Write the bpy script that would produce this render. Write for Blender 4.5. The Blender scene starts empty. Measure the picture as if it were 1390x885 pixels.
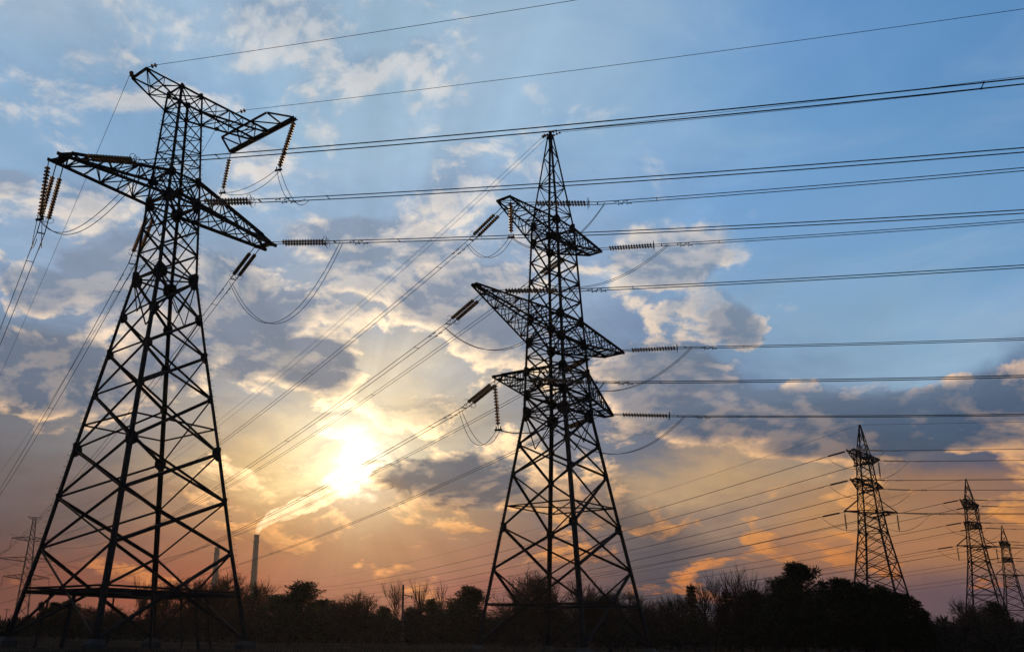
import bpy, bmesh, math, random
from mathutils import Vector, Matrix
import numpy as np
R = math.radians
random.seed(7)
sc = bpy.context.scene
COL = sc.collection

# ------------------------------------------------------------------ camera
F_PX, CX, CY = 1211.43, 565.0, 502.5           # focal length and principal point, pixels of the 1390 x 885 frame
FW = Vector((0.0, 0.95837131, 0.28552483))
RT = Vector((0.99981334, -0.00551646, 0.01851613))
UP = Vector((-0.01932041, -0.28547153, 0.95819243))
cam_d = bpy.data.cameras.new('camera')
cam = bpy.data.objects.new('camera', cam_d)
COL.objects.link(cam)
cam_d.sensor_width = 36.0
cam_d.lens = F_PX / 1390 * 36
cam_d.shift_x = (695 - CX) / 1390
cam_d.shift_y = (CY - 442.5) / 1390
cam_d.clip_end = 20000
cam.matrix_world = Matrix(((RT.x, UP.x, -FW.x, 0), (RT.y, UP.y, -FW.y, 0), (RT.z, UP.z, -FW.z, 0), (0, 0, 0, 1)))
sc.camera = cam
sc.view_settings.view_transform = 'Standard'
sc.view_settings.look = 'None'
sc.view_settings.exposure = 0
sc.view_settings.gamma = 1

# ------------------------------------------------------------------ sky
SUN_AZ, SUN_EL = R(-3.85), R(10.6)
SUN_DIR = Vector((math.sin(SUN_AZ) * math.cos(SUN_EL), math.cos(SUN_AZ) * math.cos(SUN_EL), math.sin(SUN_EL)))
SKY_EL = [0, 2.5, 5, 7.5, 10, 13, 16, 19.5, 23, 27, 31, 36]
SKY_AZ = list(range(-30, 41, 5))
# evening sky: one row per elevation, one entry per azimuth, rrggbb of the air and cloud deck there + cumulus cover
SKY = [
[(114, 78, 72, 10), (114, 78, 72, 9), (122, 80, 74, 12), (141, 88, 77, 20), (147, 92, 80, 22), (136, 91, 82, 18), (134, 90, 83, 20), (123, 87, 85, 17), (96, 82, 88, 11), (81, 78, 86, 8), (88, 81, 89, 8), (101, 88, 92, 6), (97, 85, 91, 2), (96, 82, 88, 1), (96, 82, 88, 1)],
    [(112, 78, 73, 28), (114, 78, 71, 27), (127, 81, 72, 40), (151, 88, 74, 70), (158, 92, 77, 83), (142, 90, 81, 72), (145, 90, 82, 87), (136, 86, 85, 83), (94, 80, 88, 60), (74, 75, 88, 55), (92, 81, 91, 66), (119, 94, 98, 72), (108, 91, 98, 58), (103, 87, 96, 55), (103, 87, 96, 56)],
    [(91, 84, 88, 38), (94, 83, 86, 37), (106, 85, 84, 42), (145, 100, 83, 72), (157, 105, 82, 90), (144, 101, 84, 88), (147, 102, 85, 97), (140, 100, 90, 96), (103, 90, 94, 82), (80, 81, 92, 88), (124, 107, 105, 99), (169, 127, 101, 96), (174, 129, 96, 88), (173, 128, 96, 87), (181, 132, 96, 90)],
    [(104, 95, 97, 78), (102, 93, 96, 71), (112, 97, 96, 53), (151, 120, 101, 67), (174, 134, 101, 89), (175, 144, 112, 104), (153, 125, 105, 98), (131, 109, 101, 89), (111, 101, 106, 94), (114, 105, 104, 117), (161, 137, 119, 122), (187, 147, 110, 106), (162, 128, 103, 97), (147, 118, 105, 100), (133, 112, 107, 100)],
    [(111, 104, 107, 55), (110, 102, 105, 65), (121, 109, 107, 52), (159, 139, 121, 58), (201, 172, 131, 82), (240, 219, 170, 126), (163, 159, 147, 97), (104, 107, 117, 65), (115, 113, 123, 101), (177, 152, 125, 146), (194, 163, 127, 138), (165, 143, 122, 109), (98, 99, 113, 98), (88, 92, 113, 102), (82, 89, 113, 102)],
    [(109, 108, 117, 42), (112, 109, 115, 35), (121, 114, 115, 28), (145, 132, 125, 39), (184, 165, 141, 74), (229, 207, 164, 140), (201, 185, 158, 153), (152, 147, 145, 109), (113, 117, 134, 59), (100, 105, 122, 48), (88, 96, 118, 81), (78, 90, 118, 104), (76, 92, 121, 100), (89, 107, 136, 79), (106, 127, 155, 61)],
    [(113, 122, 142, 89), (104, 110, 127, 72), (101, 104, 119, 56), (117, 116, 125, 43), (149, 144, 143, 70), (197, 185, 166, 141), (194, 181, 162, 158), (152, 148, 150, 114), (113, 122, 144, 77), (97, 112, 143, 86), (111, 131, 159, 111), (133, 156, 179, 48), (143, 169, 192, 25), (139, 166, 193, 19), (136, 165, 193, 12)],
    [(137, 157, 183, 135), (131, 149, 175, 149), (123, 135, 158, 148), (116, 126, 148, 106), (131, 137, 153, 108), (167, 168, 172, 149), (168, 166, 168, 149), (138, 143, 157, 119), (122, 135, 160, 126), (123, 141, 171, 150), (134, 160, 187, 134), (137, 167, 194, 33), (135, 168, 196, 0), (129, 164, 197, 0), (123, 160, 198, 0)],
    [(142, 165, 190, 101), (140, 159, 184, 133), (140, 153, 174, 168), (130, 144, 166, 144), (134, 147, 168, 142), (153, 163, 178, 156), (155, 164, 180, 150), (145, 158, 179, 141), (137, 154, 181, 149), (133, 158, 189, 136), (128, 163, 199, 74), (123, 161, 201, 9), (121, 161, 202, 0), (116, 158, 199, 0), (108, 152, 196, 0)],
    [(151, 177, 203, 87), (148, 177, 204, 87), (146, 176, 205, 58), (146, 173, 200, 63), (148, 173, 198, 84), (152, 173, 196, 92), (153, 174, 197, 100), (153, 176, 200, 98), (143, 170, 199, 82), (131, 165, 201, 60), (121, 161, 204, 40), (116, 159, 203, 9), (111, 156, 198, 0), (105, 151, 195, 0), (97, 145, 192, 0)],
    [(159, 183, 207, 113), (153, 181, 207, 115), (144, 177, 208, 140), (149, 181, 210, 104), (160, 189, 211, 114), (167, 192, 210, 100), (167, 191, 209, 107), (165, 190, 210, 95), (158, 186, 210, 56), (147, 179, 209, 20), (133, 170, 206, 1), (118, 161, 202, 0), (109, 155, 200, 0), (97, 146, 194, 0), (92, 141, 190, 0)],
    [(182, 197, 210, 191), (184, 198, 211, 165), (167, 191, 211, 102), (172, 193, 210, 111), (175, 195, 210, 149), (171, 195, 212, 127), (171, 195, 212, 105), (170, 194, 213, 66), (163, 190, 212, 26), (153, 183, 210, 5), (138, 173, 208, 0), (120, 161, 205, 0), (107, 152, 201, 0), (98, 147, 195, 0), (90, 140, 190, 0)],
]

CLOUDS = [  # azimuth, elevation, half width, half height of the large cloud bodies, degrees
    (3.9, 9.8, 6.6, 2.4), (20.79, 13.3, 6.4, 2.4), (32.5, 12.9, 8.5, 2.1), (16.07, 15.47, 4.99, 3.18), (-11.74, 19.4, 5.3, 4.9),
    (-19.71, 21.50, 4.97, 2.64), (-24.52, 19.43, 2.93, 1.93), (-22.61, 14.6, 7.5, 3.0), (-5.07, 24.89, 6.66, 1.66), (3.69, 20.98, 5.53, 3.28),
    (-6.66, 16.95, 3.91, 2.11), (16.57, 23.17, 5.18, 2.24), (20.80, 18.51, 1.97, 1.55), (-27.14, 25.21, 1.50, 1.23),
    (-0.42, 24.46, 4.12, 1.39), (-15.72, 16.75, 4.13, 2.73), (28.24, 11.11, 9.75, 1.08)]

def lin(c):
    return c / 12.92 if c < .04045 else ((c + .055) / 1.055) ** 2.4

class Nodes:
    def __init__(s, nt):
        s.nt = nt
    def new(s, typ, **kw):
        n = s.nt.nodes.new(typ)
        for k, v in kw.items():
            setattr(n, k, v)
        return n
    def put(s, sock, v):
        if isinstance(v, bpy.types.NodeSocket):
            s.nt.links.new(v, sock)
        elif v is not None:
            sock.default_value = v
    def m(s, op, a, b=None, c=None, clamp=False):
        n = s.new('ShaderNodeMath', operation=op, use_clamp=clamp)
        s.put(n.inputs[0], a); s.put(n.inputs[1], b); s.put(n.inputs[2], c)
        return n.outputs[0]
    def v(s, op, a, b=None, scale=None):
        n = s.new('ShaderNodeVectorMath', operation=op)
        s.put(n.inputs[0], a); s.put(n.inputs[1], b)
        if scale is not None:
            s.put(n.inputs['Scale'], scale)
        return n.outputs['Value'] if op in ('DOT_PRODUCT', 'LENGTH') else n.outputs[0]
    def ramp(s, fac, stops, interp='LINEAR'):
        n = s.new('ShaderNodeValToRGB')
        cr = n.color_ramp
        cr.interpolation = interp
        while len(cr.elements) < len(stops):
            cr.elements.new(1.0)
        for e, (p, c) in zip(cr.elements, stops):
            e.position = p
            e.color = c if len(c) == 4 else (*c, 1)
        s.put(n.inputs[0], fac)
        return n.outputs
    def smooth(s, x, a, b):
        n = s.new('ShaderNodeMapRange', interpolation_type='SMOOTHSTEP')
        s.put(n.inputs[0], x); s.put(n.inputs[1], a); s.put(n.inputs[2], b)
        return n.outputs[0]
    def mix(s, f, a, b, mode='MIX'):
        n = s.new('ShaderNodeMix', data_type='RGBA', blend_type=mode)
        s.put(n.inputs[0], f); s.put(n.inputs[6], a); s.put(n.inputs[7], b)
        return n.outputs[2]
    def mixf(s, f, a, b):
        n = s.new('ShaderNodeMix', data_type='FLOAT')
        s.put(n.inputs[0], f); s.put(n.inputs[2], a); s.put(n.inputs[3], b)
        return n.outputs[0]
    def noise(s, vec, scale, detail, rough=.5, dist=0.0):
        n = s.new('ShaderNodeTexNoise')
        s.put(n.inputs['Vector'], vec)
        n.inputs['Scale'].default_value = scale
        n.inputs['Detail'].default_value = detail
        n.inputs['Roughness'].default_value = rough
        n.inputs['Distortion'].default_value = dist
        return n.outputs
    def xyz(s, x, y, z):
        n = s.new('ShaderNodeCombineXYZ')
        s.put(n.inputs[0], x); s.put(n.inputs[1], y); s.put(n.inputs[2], z)
        return n.outputs[0]
    def sep(s, v):
        n = s.new('ShaderNodeSeparateXYZ')
        s.put(n.inputs[0], v)
        return n.outputs

def build_world():
    w = bpy.data.worlds.new('World')
    sc.world = w
    w.use_nodes = True
    nt = w.node_tree
    nt.nodes.clear()
    N = Nodes(nt)
    d = N.v('NORMALIZE', N.new('ShaderNodeTexCoord').outputs['Generated'])
    dx, dy, dz = N.sep(d)
    az0 = N.m('ARCTAN2', dx, dy)
    el0 = N.m('ARCSINE', dz)
    # cloud space: clouds flatten towards the horizon
    cs = N.xyz(N.m('MULTIPLY', az0, 1.0), N.m('MULTIPLY', N.m('POWER', N.m('MAXIMUM', el0, 0.0), .72), 1.75), 0.0)
    toward = Vector((SUN_AZ, (SUN_EL ** .72) * 1.75, 0))
    sdir = N.v('NORMALIZE', N.v('SUBTRACT', tuple(toward), cs))
    # uneven edges of the cloud deck
    wa = N.noise(cs, 5.5, 9, .62, .3)['Color']
    wo = N.v('SUBTRACT', wa, (.5, .5, .5))
    wx, wy, _ = N.sep(wo)
    az = N.m('ADD', az0, N.m('MULTIPLY', wx, .30))
    el = N.m('ADD', el0, N.m('MULTIPLY', wy, N.m('MINIMUM', N.m('MULTIPLY', N.m('MAXIMUM', el0, 0.0), .9), .16)))
    a = N.m('MULTIPLY_ADD', az, 1 / math.tau, .5)
    rows = []
    for line in SKY:
        st = []
        for az_d, h in zip(SKY_AZ, line):
            c = [lin(v / 255) for v in h[:3]] + [h[3] / 255]
            st.append((az_d / 360 + .5, c))
        st.sort()
        rows.append(st)
    dusk = [(.09, .08, .10), (.08, .09, .13), (.06, .09, .15), (.05, .08, .15)]
    full = []
    for k, st in enumerate(rows):
        t = SKY_EL[k] / 36
        back = [dusk[0][i] * (1 - t) + dusk[3][i] * t for i in range(3)]
        e0 = [.55 * st[0][1][i] + .45 * back[i] for i in range(3)]
        e1 = [.55 * st[-1][1][i] + .45 * back[i] for i in range(3)]
        full.append([(0, (*back, .2)), (.33, (*e0, .2))] + st + [(.70, (*e1, .1)), (1, (*back, .2))])
    outs = []
    for st in full:
        o = N.ramp(a, st)
        outs.append((o[0], o[1]))
    col, cov = outs[0]
    for k in range(1, len(outs)):
        f = N.smooth(el, R(SKY_EL[k - 1]), R(SKY_EL[k]))
        col = N.mix(f, col, outs[k][0])
        cov = N.mixf(f, cov, outs[k][1])
    zen = N.smooth(el, R(34), R(75))
    col = N.mix(zen, col, (.07, .14, .26, 1))
    # thin high veil over the clear part
    ci = N.noise(N.v('MULTIPLY', cs, (1.0, 2.1, 1.0)), 3.1, 9, .6, .6)['Fac']
    col = N.mix(N.m('MULTIPLY', N.m('MULTIPLY', N.smooth(ci, .42, .72), N.smooth(el0, R(9), R(18))), .24), col, (.60, .68, .76, 1))
    # cumulus: one noise field thresholded by the cover, plus the larger cloud bodies as noisy-edged lumps
    def dens(p):
        return N.noise(p, 7.6, 13, .57, .25)['Fac']
    n0 = dens(cs)
    n1 = dens(N.v('ADD', cs, N.v('SCALE', sdir, scale=.012)))
    n1b = dens(N.v('ADD', cs, N.v('SCALE', sdir, scale=.032)))
    n2 = N.noise(cs, 30.0, 9, .62)['Fac']
    th = N.m('SUBTRACT', .655, N.m('MULTIPLY', cov, .34))
    x0 = N.m('SUBTRACT', n0, th)
    lump = None
    lx = N.m('ADD', az0, N.m('MULTIPLY', wx, .10)); ly = N.m('ADD', el0, N.m('MULTIPLY', wy, .05))
    for (ca, ce, wa_, we_) in CLOUDS:
        p = N.m('MULTIPLY', N.m('SUBTRACT', lx, R(ca)), 1 / R(wa_))
        q = N.m('MULTIPLY', N.m('SUBTRACT', ly, R(ce)), 1 / R(we_))
        v = N.m('SUBTRACT', 1.0, N.m('SQRT', N.m('MULTIPLY_ADD', p, p, N.m('MULTIPLY', q, q))))
        lump = v if lump is None else N.m('MAXIMUM', lump, v)
    lump = N.m('MAXIMUM', lump, -.6)
    xb = N.m('ADD', N.m('MULTIPLY', lump, .32), N.m('MULTIPLY', N.m('SUBTRACT', n0, .5), .85))
    x = N.m('SMOOTH_MAX', x0, xb, .06)
    soft = N.smooth(el0, R(20), R(29))
    body = N.smooth(x, N.m('MULTIPLY_ADD', soft, -.05, -.012), N.m('MULTIPLY_ADD', soft, .07, .055))
    core = N.smooth(x, .01, .17)
    slope = N.m('ADD', N.m('MULTIPLY', N.m('SUBTRACT', n0, n1), 8.0), N.m('MULTIPLY', N.m('SUBTRACT', n0, n1b), 4.0))
    sl = N.m('ADD', .42, slope, clamp=True)
    ang = N.m('ARCCOSINE', N.m('MINIMUM', N.v('DOT_PRODUCT', d, tuple(SUN_DIR)), .999999))
    near = N.m('EXPONENT', N.m('MULTIPLY', N.m('POWER', N.m('DIVIDE', ang, R(12)), 1.3), -1))
    lit_ramp = N.ramp(N.m('DIVIDE', el0, R(36)), [
        (0.0, (.38, .125, .07)), (.09, (.60, .235, .095)), (.20, (.70, .35, .145)), (.30, (.76, .46, .26)),
        (.42, (.78, .56, .41)), (.60, (.80, .67, .55)), (.85, (.78, .73, .68)), (1.0, (.76, .74, .71))])[0]
    near = N.m('MULTIPLY', near, N.m('MULTIPLY_ADD', N.smooth(el0, R(6), R(11.5)), .9, .1))
    lit = N.mix(near, lit_ramp, (1.7, 1.3, .80, 1))
    shade = N.mix(1.0, col, (.80, .79, .82, 1), 'MULTIPLY')
    # the big bodies are thick enough to have a grey of their own
    bodyc = N.ramp(N.m('DIVIDE', el0, R(36)), [(0.0, (.11, .085, .095)), (.20, (.075, .088, .12)), (.32, (.052, .088, .155)), (.44, (.125, .15, .215)),
                                               (.58, (.20, .225, .29)), (.75, (.28, .33, .42))])[0]
    warm = N.m('EXPONENT', N.m('MULTIPLY', N.m('DIVIDE', ang, R(12)), -1))
    bodyc = N.mix(N.m('MULTIPLY', warm, .5), bodyc, (.27, .20, .155, 1))
    solid = N.smooth(N.m('ADD', N.m('MULTIPLY', lump, .32), N.m('MULTIPLY', N.m('SUBTRACT', n0, .5), .6)), .0, .12)
    shade = N.mix(N.m('MULTIPLY', solid, .85), shade, bodyc)
    edge = N.m('MULTIPLY', N.m('SUBTRACT', 1.0, N.m('MULTIPLY', core, N.mixf(N.smooth(el0, R(19), R(27)), .9, .45))), N.m('MULTIPLY_ADD', sl, .85, .15))
    edge = N.m('ADD', edge, N.m('MULTIPLY', N.m('SUBTRACT', sl, .5), .22), clamp=True)
    cl = N.mix(edge, shade, lit)
    veil = N.m('MULTIPLY', body, N.smooth(N.m('MAXIMUM', cov, N.m('MULTIPLY', lump, 2.0)), .02, .3))
    col2 = N.mix(veil, col, cl)
    # soft mottling of the deck
    mott = N.m('MULTIPLY_ADD', N.m('SUBTRACT', n2, .5), N.m('MULTIPLY', cov, .55), 1.0)
    col2 = N.mix(1.0, col2, N.xyz(mott, mott, mott), 'MULTIPLY')
    # crepuscular rays: shade of the clouds in front of the sun
    upv = Vector((0, 0, 1)); sx = upv.cross(SUN_DIR).normalized(); sy = SUN_DIR.cross(sx)
    pa = N.m('ARCTAN2', N.v('DOT_PRODUCT', d, tuple(sx)), N.v('DOT_PRODUCT', d, tuple(sy)))
    ray = N.noise(N.xyz(N.m('SINE', pa), N.m('COSINE', pa), 0.0), 4.2, 3, .55)['Fac']
    rf = N.m('MULTIPLY', N.smooth(ang, R(2), R(9)), N.m('SUBTRACT', 1.0, N.smooth(ang, R(16), R(48))))
    rv = N.m('MULTIPLY_ADD', N.m('MULTIPLY', N.m('SUBTRACT', ray, .5), rf), .72, 1.0)
    col2 = N.mix(1.0, col2, N.xyz(rv, rv, rv), 'MULTIPLY')
    # the veiled sun, cut by the cloud body on its right
    thick = N.m('MULTIPLY', N.smooth(N.m('ADD', N.m('MULTIPLY', lump, .32), N.m('MULTIPLY', N.m('SUBTRACT', n0, .5), .85)), .0, .05), .93)
    clearsun = N.m('SUBTRACT', 1.0, thick)
    wob = N.m('ADD', N.m('MULTIPLY', N.m('SUBTRACT', n0, .5), R(9.0)), N.m('MULTIPLY', N.m('SUBTRACT', n2, .5), R(2.0)))
    an2 = N.m('ADD', ang, wob)
    core_s = N.m('MULTIPLY', N.m('SUBTRACT', 1.0, N.smooth(an2, R(0), R(2.5))), 1.6)
    halo = N.m('MULTIPLY', N.m('EXPONENT', N.m('MULTIPLY', N.m('DIVIDE', N.m('MAXIMUM', N.m('ADD', ang, N.m('MULTIPLY', wob, .5)), 0.0), R(4.4)), -1)), .66)
    amt = N.m('MULTIPLY', N.m('ADD', core_s, halo), clearsun)
    sunc = N.mix(1.0, N.mix(N.smooth(ang, R(1), R(6)), (1, .92, .72, 1), (1, .74, .36, 1)), N.xyz(amt, amt, amt), 'MULTIPLY')
    col3 = N.mix(1.0, col2, sunc, 'ADD')
    # depth of tone of the evening air
    gm = N.new('ShaderNodeGamma'); N.put(gm.inputs['Color'], col3); gm.inputs['Gamma'].default_value = 1.13
    hs = N.new('ShaderNodeHueSaturation'); N.put(hs.inputs['Color'], gm.outputs[0])
    hs.inputs['Saturation'].default_value = 1.06; hs.inputs['Value'].default_value = 1.07
    col3 = hs.outputs[0]
    # ground side
    low = N.smooth(el0, R(-6), R(-.5))
    col3 = N.mix(low, (.02, .017, .016, 1), col3)
    # clear air behind everything
    sky = N.new('ShaderNodeTexSky', sky_type='NISHITA')
    sky.sun_disc = False
    sky.sun_elevation = SUN_EL
    sky.sun_rotation = SUN_AZ
    sky.dust_density = 0.0
    clear = N.smooth(el, R(6), R(30))              # lower down the cloud deck hides the clear air
    bg1 = N.new('ShaderNodeBackground')
    N.put(bg1.inputs['Color'], N.mix(1.0, sky.outputs[0], N.xyz(clear, clear, clear), 'MULTIPLY')); bg1.inputs['Strength'].default_value = 0.05
    bg2 = N.new('ShaderNodeBackground')
    thin = N.m('MULTIPLY_ADD', clear, -.29, 1.0)
    N.put(bg2.inputs['Color'], N.mix(1.0, col3, N.xyz(thin, thin, thin), 'MULTIPLY')); bg2.inputs['Strength'].default_value = 1.0
    add = N.new('ShaderNodeAddShader')
    nt.links.new(bg1.outputs[0], add.inputs[0]); nt.links.new(bg2.outputs[0], add.inputs[1])
    out = N.new('ShaderNodeOutputWorld')
    nt.links.new(add.outputs[0], out.inputs['Surface'])

build_world()

sun_d = bpy.data.lights.new('sun', 'SUN')
sun = bpy.data.objects.new('sun', sun_d)
COL.objects.link(sun)
sun_d.energy = 1.3
sun_d.angle = R(2)
sun_d.color = (1, .70, .40)
sun.rotation_euler = SUN_DIR.to_track_quat('Z', 'Y').to_euler()

GROUND = -1.05

# ------------------------------------------------------------------ materials
def material(name, base, rough=.8, metal=0.0, var=.25, scale=3.0, trans=0.0, coord='Object', spec=.3):
    m = bpy.data.materials.new(name)
    m.use_nodes = True
    N = Nodes(m.node_tree)
    b = m.node_tree.nodes['Principled BSDF']
    co = N.new('ShaderNodeTexCoord').outputs[coord]
    f = N.noise(co, scale, 5, .6)['Fac']
    lo = [c * (1 - var) for c in base]; hi = [c * (1 + var) for c in base]
    N.put(b.inputs['Base Color'], N.ramp(f, [(.3, lo), (.7, hi)])[0])
    b.inputs['Roughness'].default_value = rough
    b.inputs['Metallic'].default_value = metal
    b.inputs['Transmission Weight'].default_value = trans
    b.inputs['Specular IOR Level'].default_value = spec
    return m

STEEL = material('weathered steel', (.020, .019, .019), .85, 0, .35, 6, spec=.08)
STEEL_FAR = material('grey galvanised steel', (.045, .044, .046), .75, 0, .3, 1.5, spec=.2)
CONCRETE = material('footing concrete', (.035, .032, .03), .9, 0, .3, 4)
CHIMNEY = material('chimney concrete', (.06, .055, .056), .9, 0, .25, .08)
GLASS = material('insulator glass', (.22, .12, .05), .42, 0, .25, 3, trans=.5, spec=.08)
CAP = material('insulator cap iron', (.022, .021, .021), .7, 0, .2, 8, spec=.15)
WIRE = material('stranded aluminium wire', (.030, .030, .032), .6, 0, .15, 2, spec=.15)
BARK = material('dark bark', (.022, .018, .015), .95, 0, .35, 2.5, spec=.1)
BARK_PALE = material('pale bark', (.11, .10, .09), .95, 0, .35, 2.5, spec=.1)
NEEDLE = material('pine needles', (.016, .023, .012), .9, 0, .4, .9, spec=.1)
TWIG = material('bare twigs', (.022, .017, .014), .95, 0, .35, .6, spec=.05)
SOIL = material('dark field soil', (.030, .023, .018), 1.0, 0, .5, .12, spec=0)
GRASS = material('dry grass', (.085, .058, .036), 1.0, 0, .45, .25, spec=0)
WOODPOLE = material('tarred timber', (.05, .04, .035), .9, 0, .3, 2)

# ------------------------------------------------------------------ helpers
def tag(o, label=None, cat=None, group=None, kind=None):
    if label: o['label'] = label
    if cat: o['category'] = cat
    if group: o['group'] = group
    if kind: o['kind'] = kind
    return o

def empty(name, loc, rz=0.0):
    o = bpy.data.objects.new(name, None)
    o.empty_display_size = .3
    COL.objects.link(o)
    o.location = loc
    o.rotation_euler = (0, 0, rz)
    return o

def link(name, me, parent=None, mw=None):
    """mw is the matrix in the parent's own space"""
    o = bpy.data.objects.new(name, me)
    COL.objects.link(o)
    if parent is not None:
        o.parent = parent
    if mw is not None:
        o.matrix_basis = mw
    return o

def mesh(name, vs, fs, mat, smooth=False):
    me = bpy.data.meshes.new(name)
    me.from_pydata([tuple(v) for v in vs], [], fs)
    if mat: me.materials.append(mat)
    if smooth:
        me.polygons.foreach_set('use_smooth', [True] * len(me.polygons))
    me.update()
    return me

def dup(root, loc, rz=None, parent=None):
    c = root.copy()
    COL.objects.link(c)
    if parent is not None:
        c.parent = parent
    if loc is not None:
        c.location = loc
    if rz is not None:
        c.rotation_euler = (0, 0, rz)
    for ch in root.children:
        dup(ch, None, None, c)
    return c

def angle_profile(mat):
    t = .16                                    # flange thickness of the rolled angle, unit width
    pr = [(-.5, -.5), (.5, -.5), (.5, -.5 + t), (-.5 + t, -.5 + t), (-.5 + t, .5), (-.5, .5)]
    vs = [(x, y, 0) for x, y in pr] + [(x, y, 1) for x, y in pr]
    fs = [(i, (i + 1) % 6, 6 + (i + 1) % 6, 6 + i) for i in range(6)]
    fs += [(3, 2, 1, 0), (5, 4, 3, 0), (6, 7, 8, 9), (6, 9, 10, 11)]
    return mesh('angle_member', vs, fs, mat)

ANGLE = {STEEL: angle_profile(STEEL), STEEL_FAR: angle_profile(STEEL_FAR)}

def frame_of(p, q, hint=None):
    z = (q - p)
    L = z.length
    z = z / L
    h = hint if hint is not None else Vector((.31, .22, .92))
    if abs(z.dot(h.normalized())) > .97:
        h = Vector((1, .2, .1))
    x = h.cross(z).normalized()
    y = z.cross(x)
    return x, y, z, L

def member(name, p, q, w, parent, mat=None, hint=None):
    p, q = Vector(p), Vector(q)
    x, y, z, L = frame_of(p, q, hint)
    M = Matrix(((x.x * w, y.x * w, z.x * L, p.x), (x.y * w, y.y * w, z.y * L, p.y), (x.z * w, y.z * w, z.z * L, p.z), (0, 0, 0, 1)))
    return link(name, ANGLE[mat or STEEL], parent, M)

class MB:
    def __init__(s):
        s.v, s.f = [], []
    def add(s, vs, fs):
        k = len(s.v)
        s.v += [tuple(v) for v in vs]
        s.f += [tuple(k + i for i in f) for f in fs]
    def bar(s, p, q, w, w2=None, hint=None):
        p, q = Vector(p), Vector(q)
        x, y, z, L = frame_of(p, q, hint)
        w2 = w if w2 is None else w2
        a, b = x * w / 2, y * w / 2
        c, d = x * w2 / 2, y * w2 / 2
        s.add([p - a - b, p + a - b, p + a + b, p - a + b, q - c - d, q + c - d, q + c + d, q - c + d],
              [(3, 2, 1, 0), (4, 5, 6, 7), (0, 1, 5, 4), (1, 2, 6, 5), (2, 3, 7, 6), (3, 0, 4, 7)])
    def angle(s, p, q, w, hint=None):
        p, q = Vector(p), Vector(q)
        x, y, z, L = frame_of(p, q, hint)
        t = .17
        pr = [(-.5, -.5), (.5, -.5), (.5, -.5 + t), (-.5 + t, -.5 + t), (-.5 + t, .5), (-.5, .5)]
        vs = [p + x * a * w + y * b * w for a, b in pr] + [q + x * a * w + y * b * w for a, b in pr]
        fs = [(i, (i + 1) % 6, 6 + (i + 1) % 6, 6 + i) for i in range(6)]
        fs += [(3, 2, 1, 0), (5, 4, 3, 0), (6, 7, 8, 9), (6, 9, 10, 11)]
        s.add(vs, fs)
    def tube(s, pts, r, n=5, r2=None, cap=True):
        pts = [Vector(p) for p in pts]
        k = len(s.v)
        x = None
        for i, p in enumerate(pts):
            t = (pts[min(i + 1, len(pts) - 1)] - pts[max(i - 1, 0)]).normalized()
            if x is None:
                h = Vector((0, 0, 1)) if abs(t.z) < .9 else Vector((1, 0, 0))
                x = h.cross(t).normalized()
            else:
                x = (x - t * x.dot(t)).normalized()
            y = t.cross(x)
            rr = r if r2 is None else r + (r2 - r) * i / max(1, len(pts) - 1)
            for j in range(n):
                a = math.tau * j / n
                s.v.append(tuple(p + x * rr * math.cos(a) + y * rr * math.sin(a)))
        for i in range(len(pts) - 1):
            for j in range(n):
                s.f.append((k + i * n + j, k + i * n + (j + 1) % n, k + (i + 1) * n + (j + 1) % n, k + (i + 1) * n + j))
        if cap:
            s.f.append(tuple(k + j for j in range(n))[::-1])
            s.f.append(tuple(k + (len(pts) - 1) * n + j for j in range(n)))
    def build(s, name, mat, parent=None, smooth=False, mw=None):
        return link(name, mesh(name, s.v, s.f, mat, smooth), parent, mw)

def px_dir(x, y):
    """world direction through a measured point of the photograph"""
    return FW + RT * ((x - CX) / F_PX) - UP * ((y - CY) / F_PX)

def on_plane(px, P0, heading):
    """where that direction meets the vertical plane through P0 along the heading: distance along it, height"""
    d = px_dir(*px)
    n = Vector((-math.sin(heading), math.cos(heading), 0))
    P = d * (P0.dot(n) / d.dot(n))
    return (P - P0).x * math.cos(heading) + (P - P0).y * math.sin(heading), P.z

# ------------------------------------------------------------------ lattice pylons
SX = {'A': (1, -1), 'B': (1, 1), 'C': (-1, -1), 'D': (-1, 1)}    # legs: u runs out along the near arm, v along the line
FACES = ['AB', 'BD', 'DC', 'CA']

def gusset_mesh(mat):
    """two plates folded over the corner of a leg, cut to the spread of the braces"""
    vs, fs = [], []
    for ax in (0, 1):
        pr = [(-.12, -.5), (.16, -.62), (.62, -.34), (.70, .0), (.62, .34), (.16, .62), (-.12, .5)]
        k = len(vs)
        for t in (0, .05):
            for a, b in pr:
                vs.append((a, t + .001 * ax, b) if ax == 0 else (t + .001, a, b))
        n = len(pr)
        fs += [tuple(k + i for i in range(n))[::-1], tuple(k + n + i for i in range(n))]
        fs += [(k + i, k + (i + 1) % n, k + n + (i + 1) % n, k + n + i) for i in range(n)]
    return mesh('gusset_plate', vs, fs, mat)

GUSSET = {STEEL: gusset_mesh(STEEL), STEEL_FAR: gusset_mesh(STEEL_FAR)}

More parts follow.
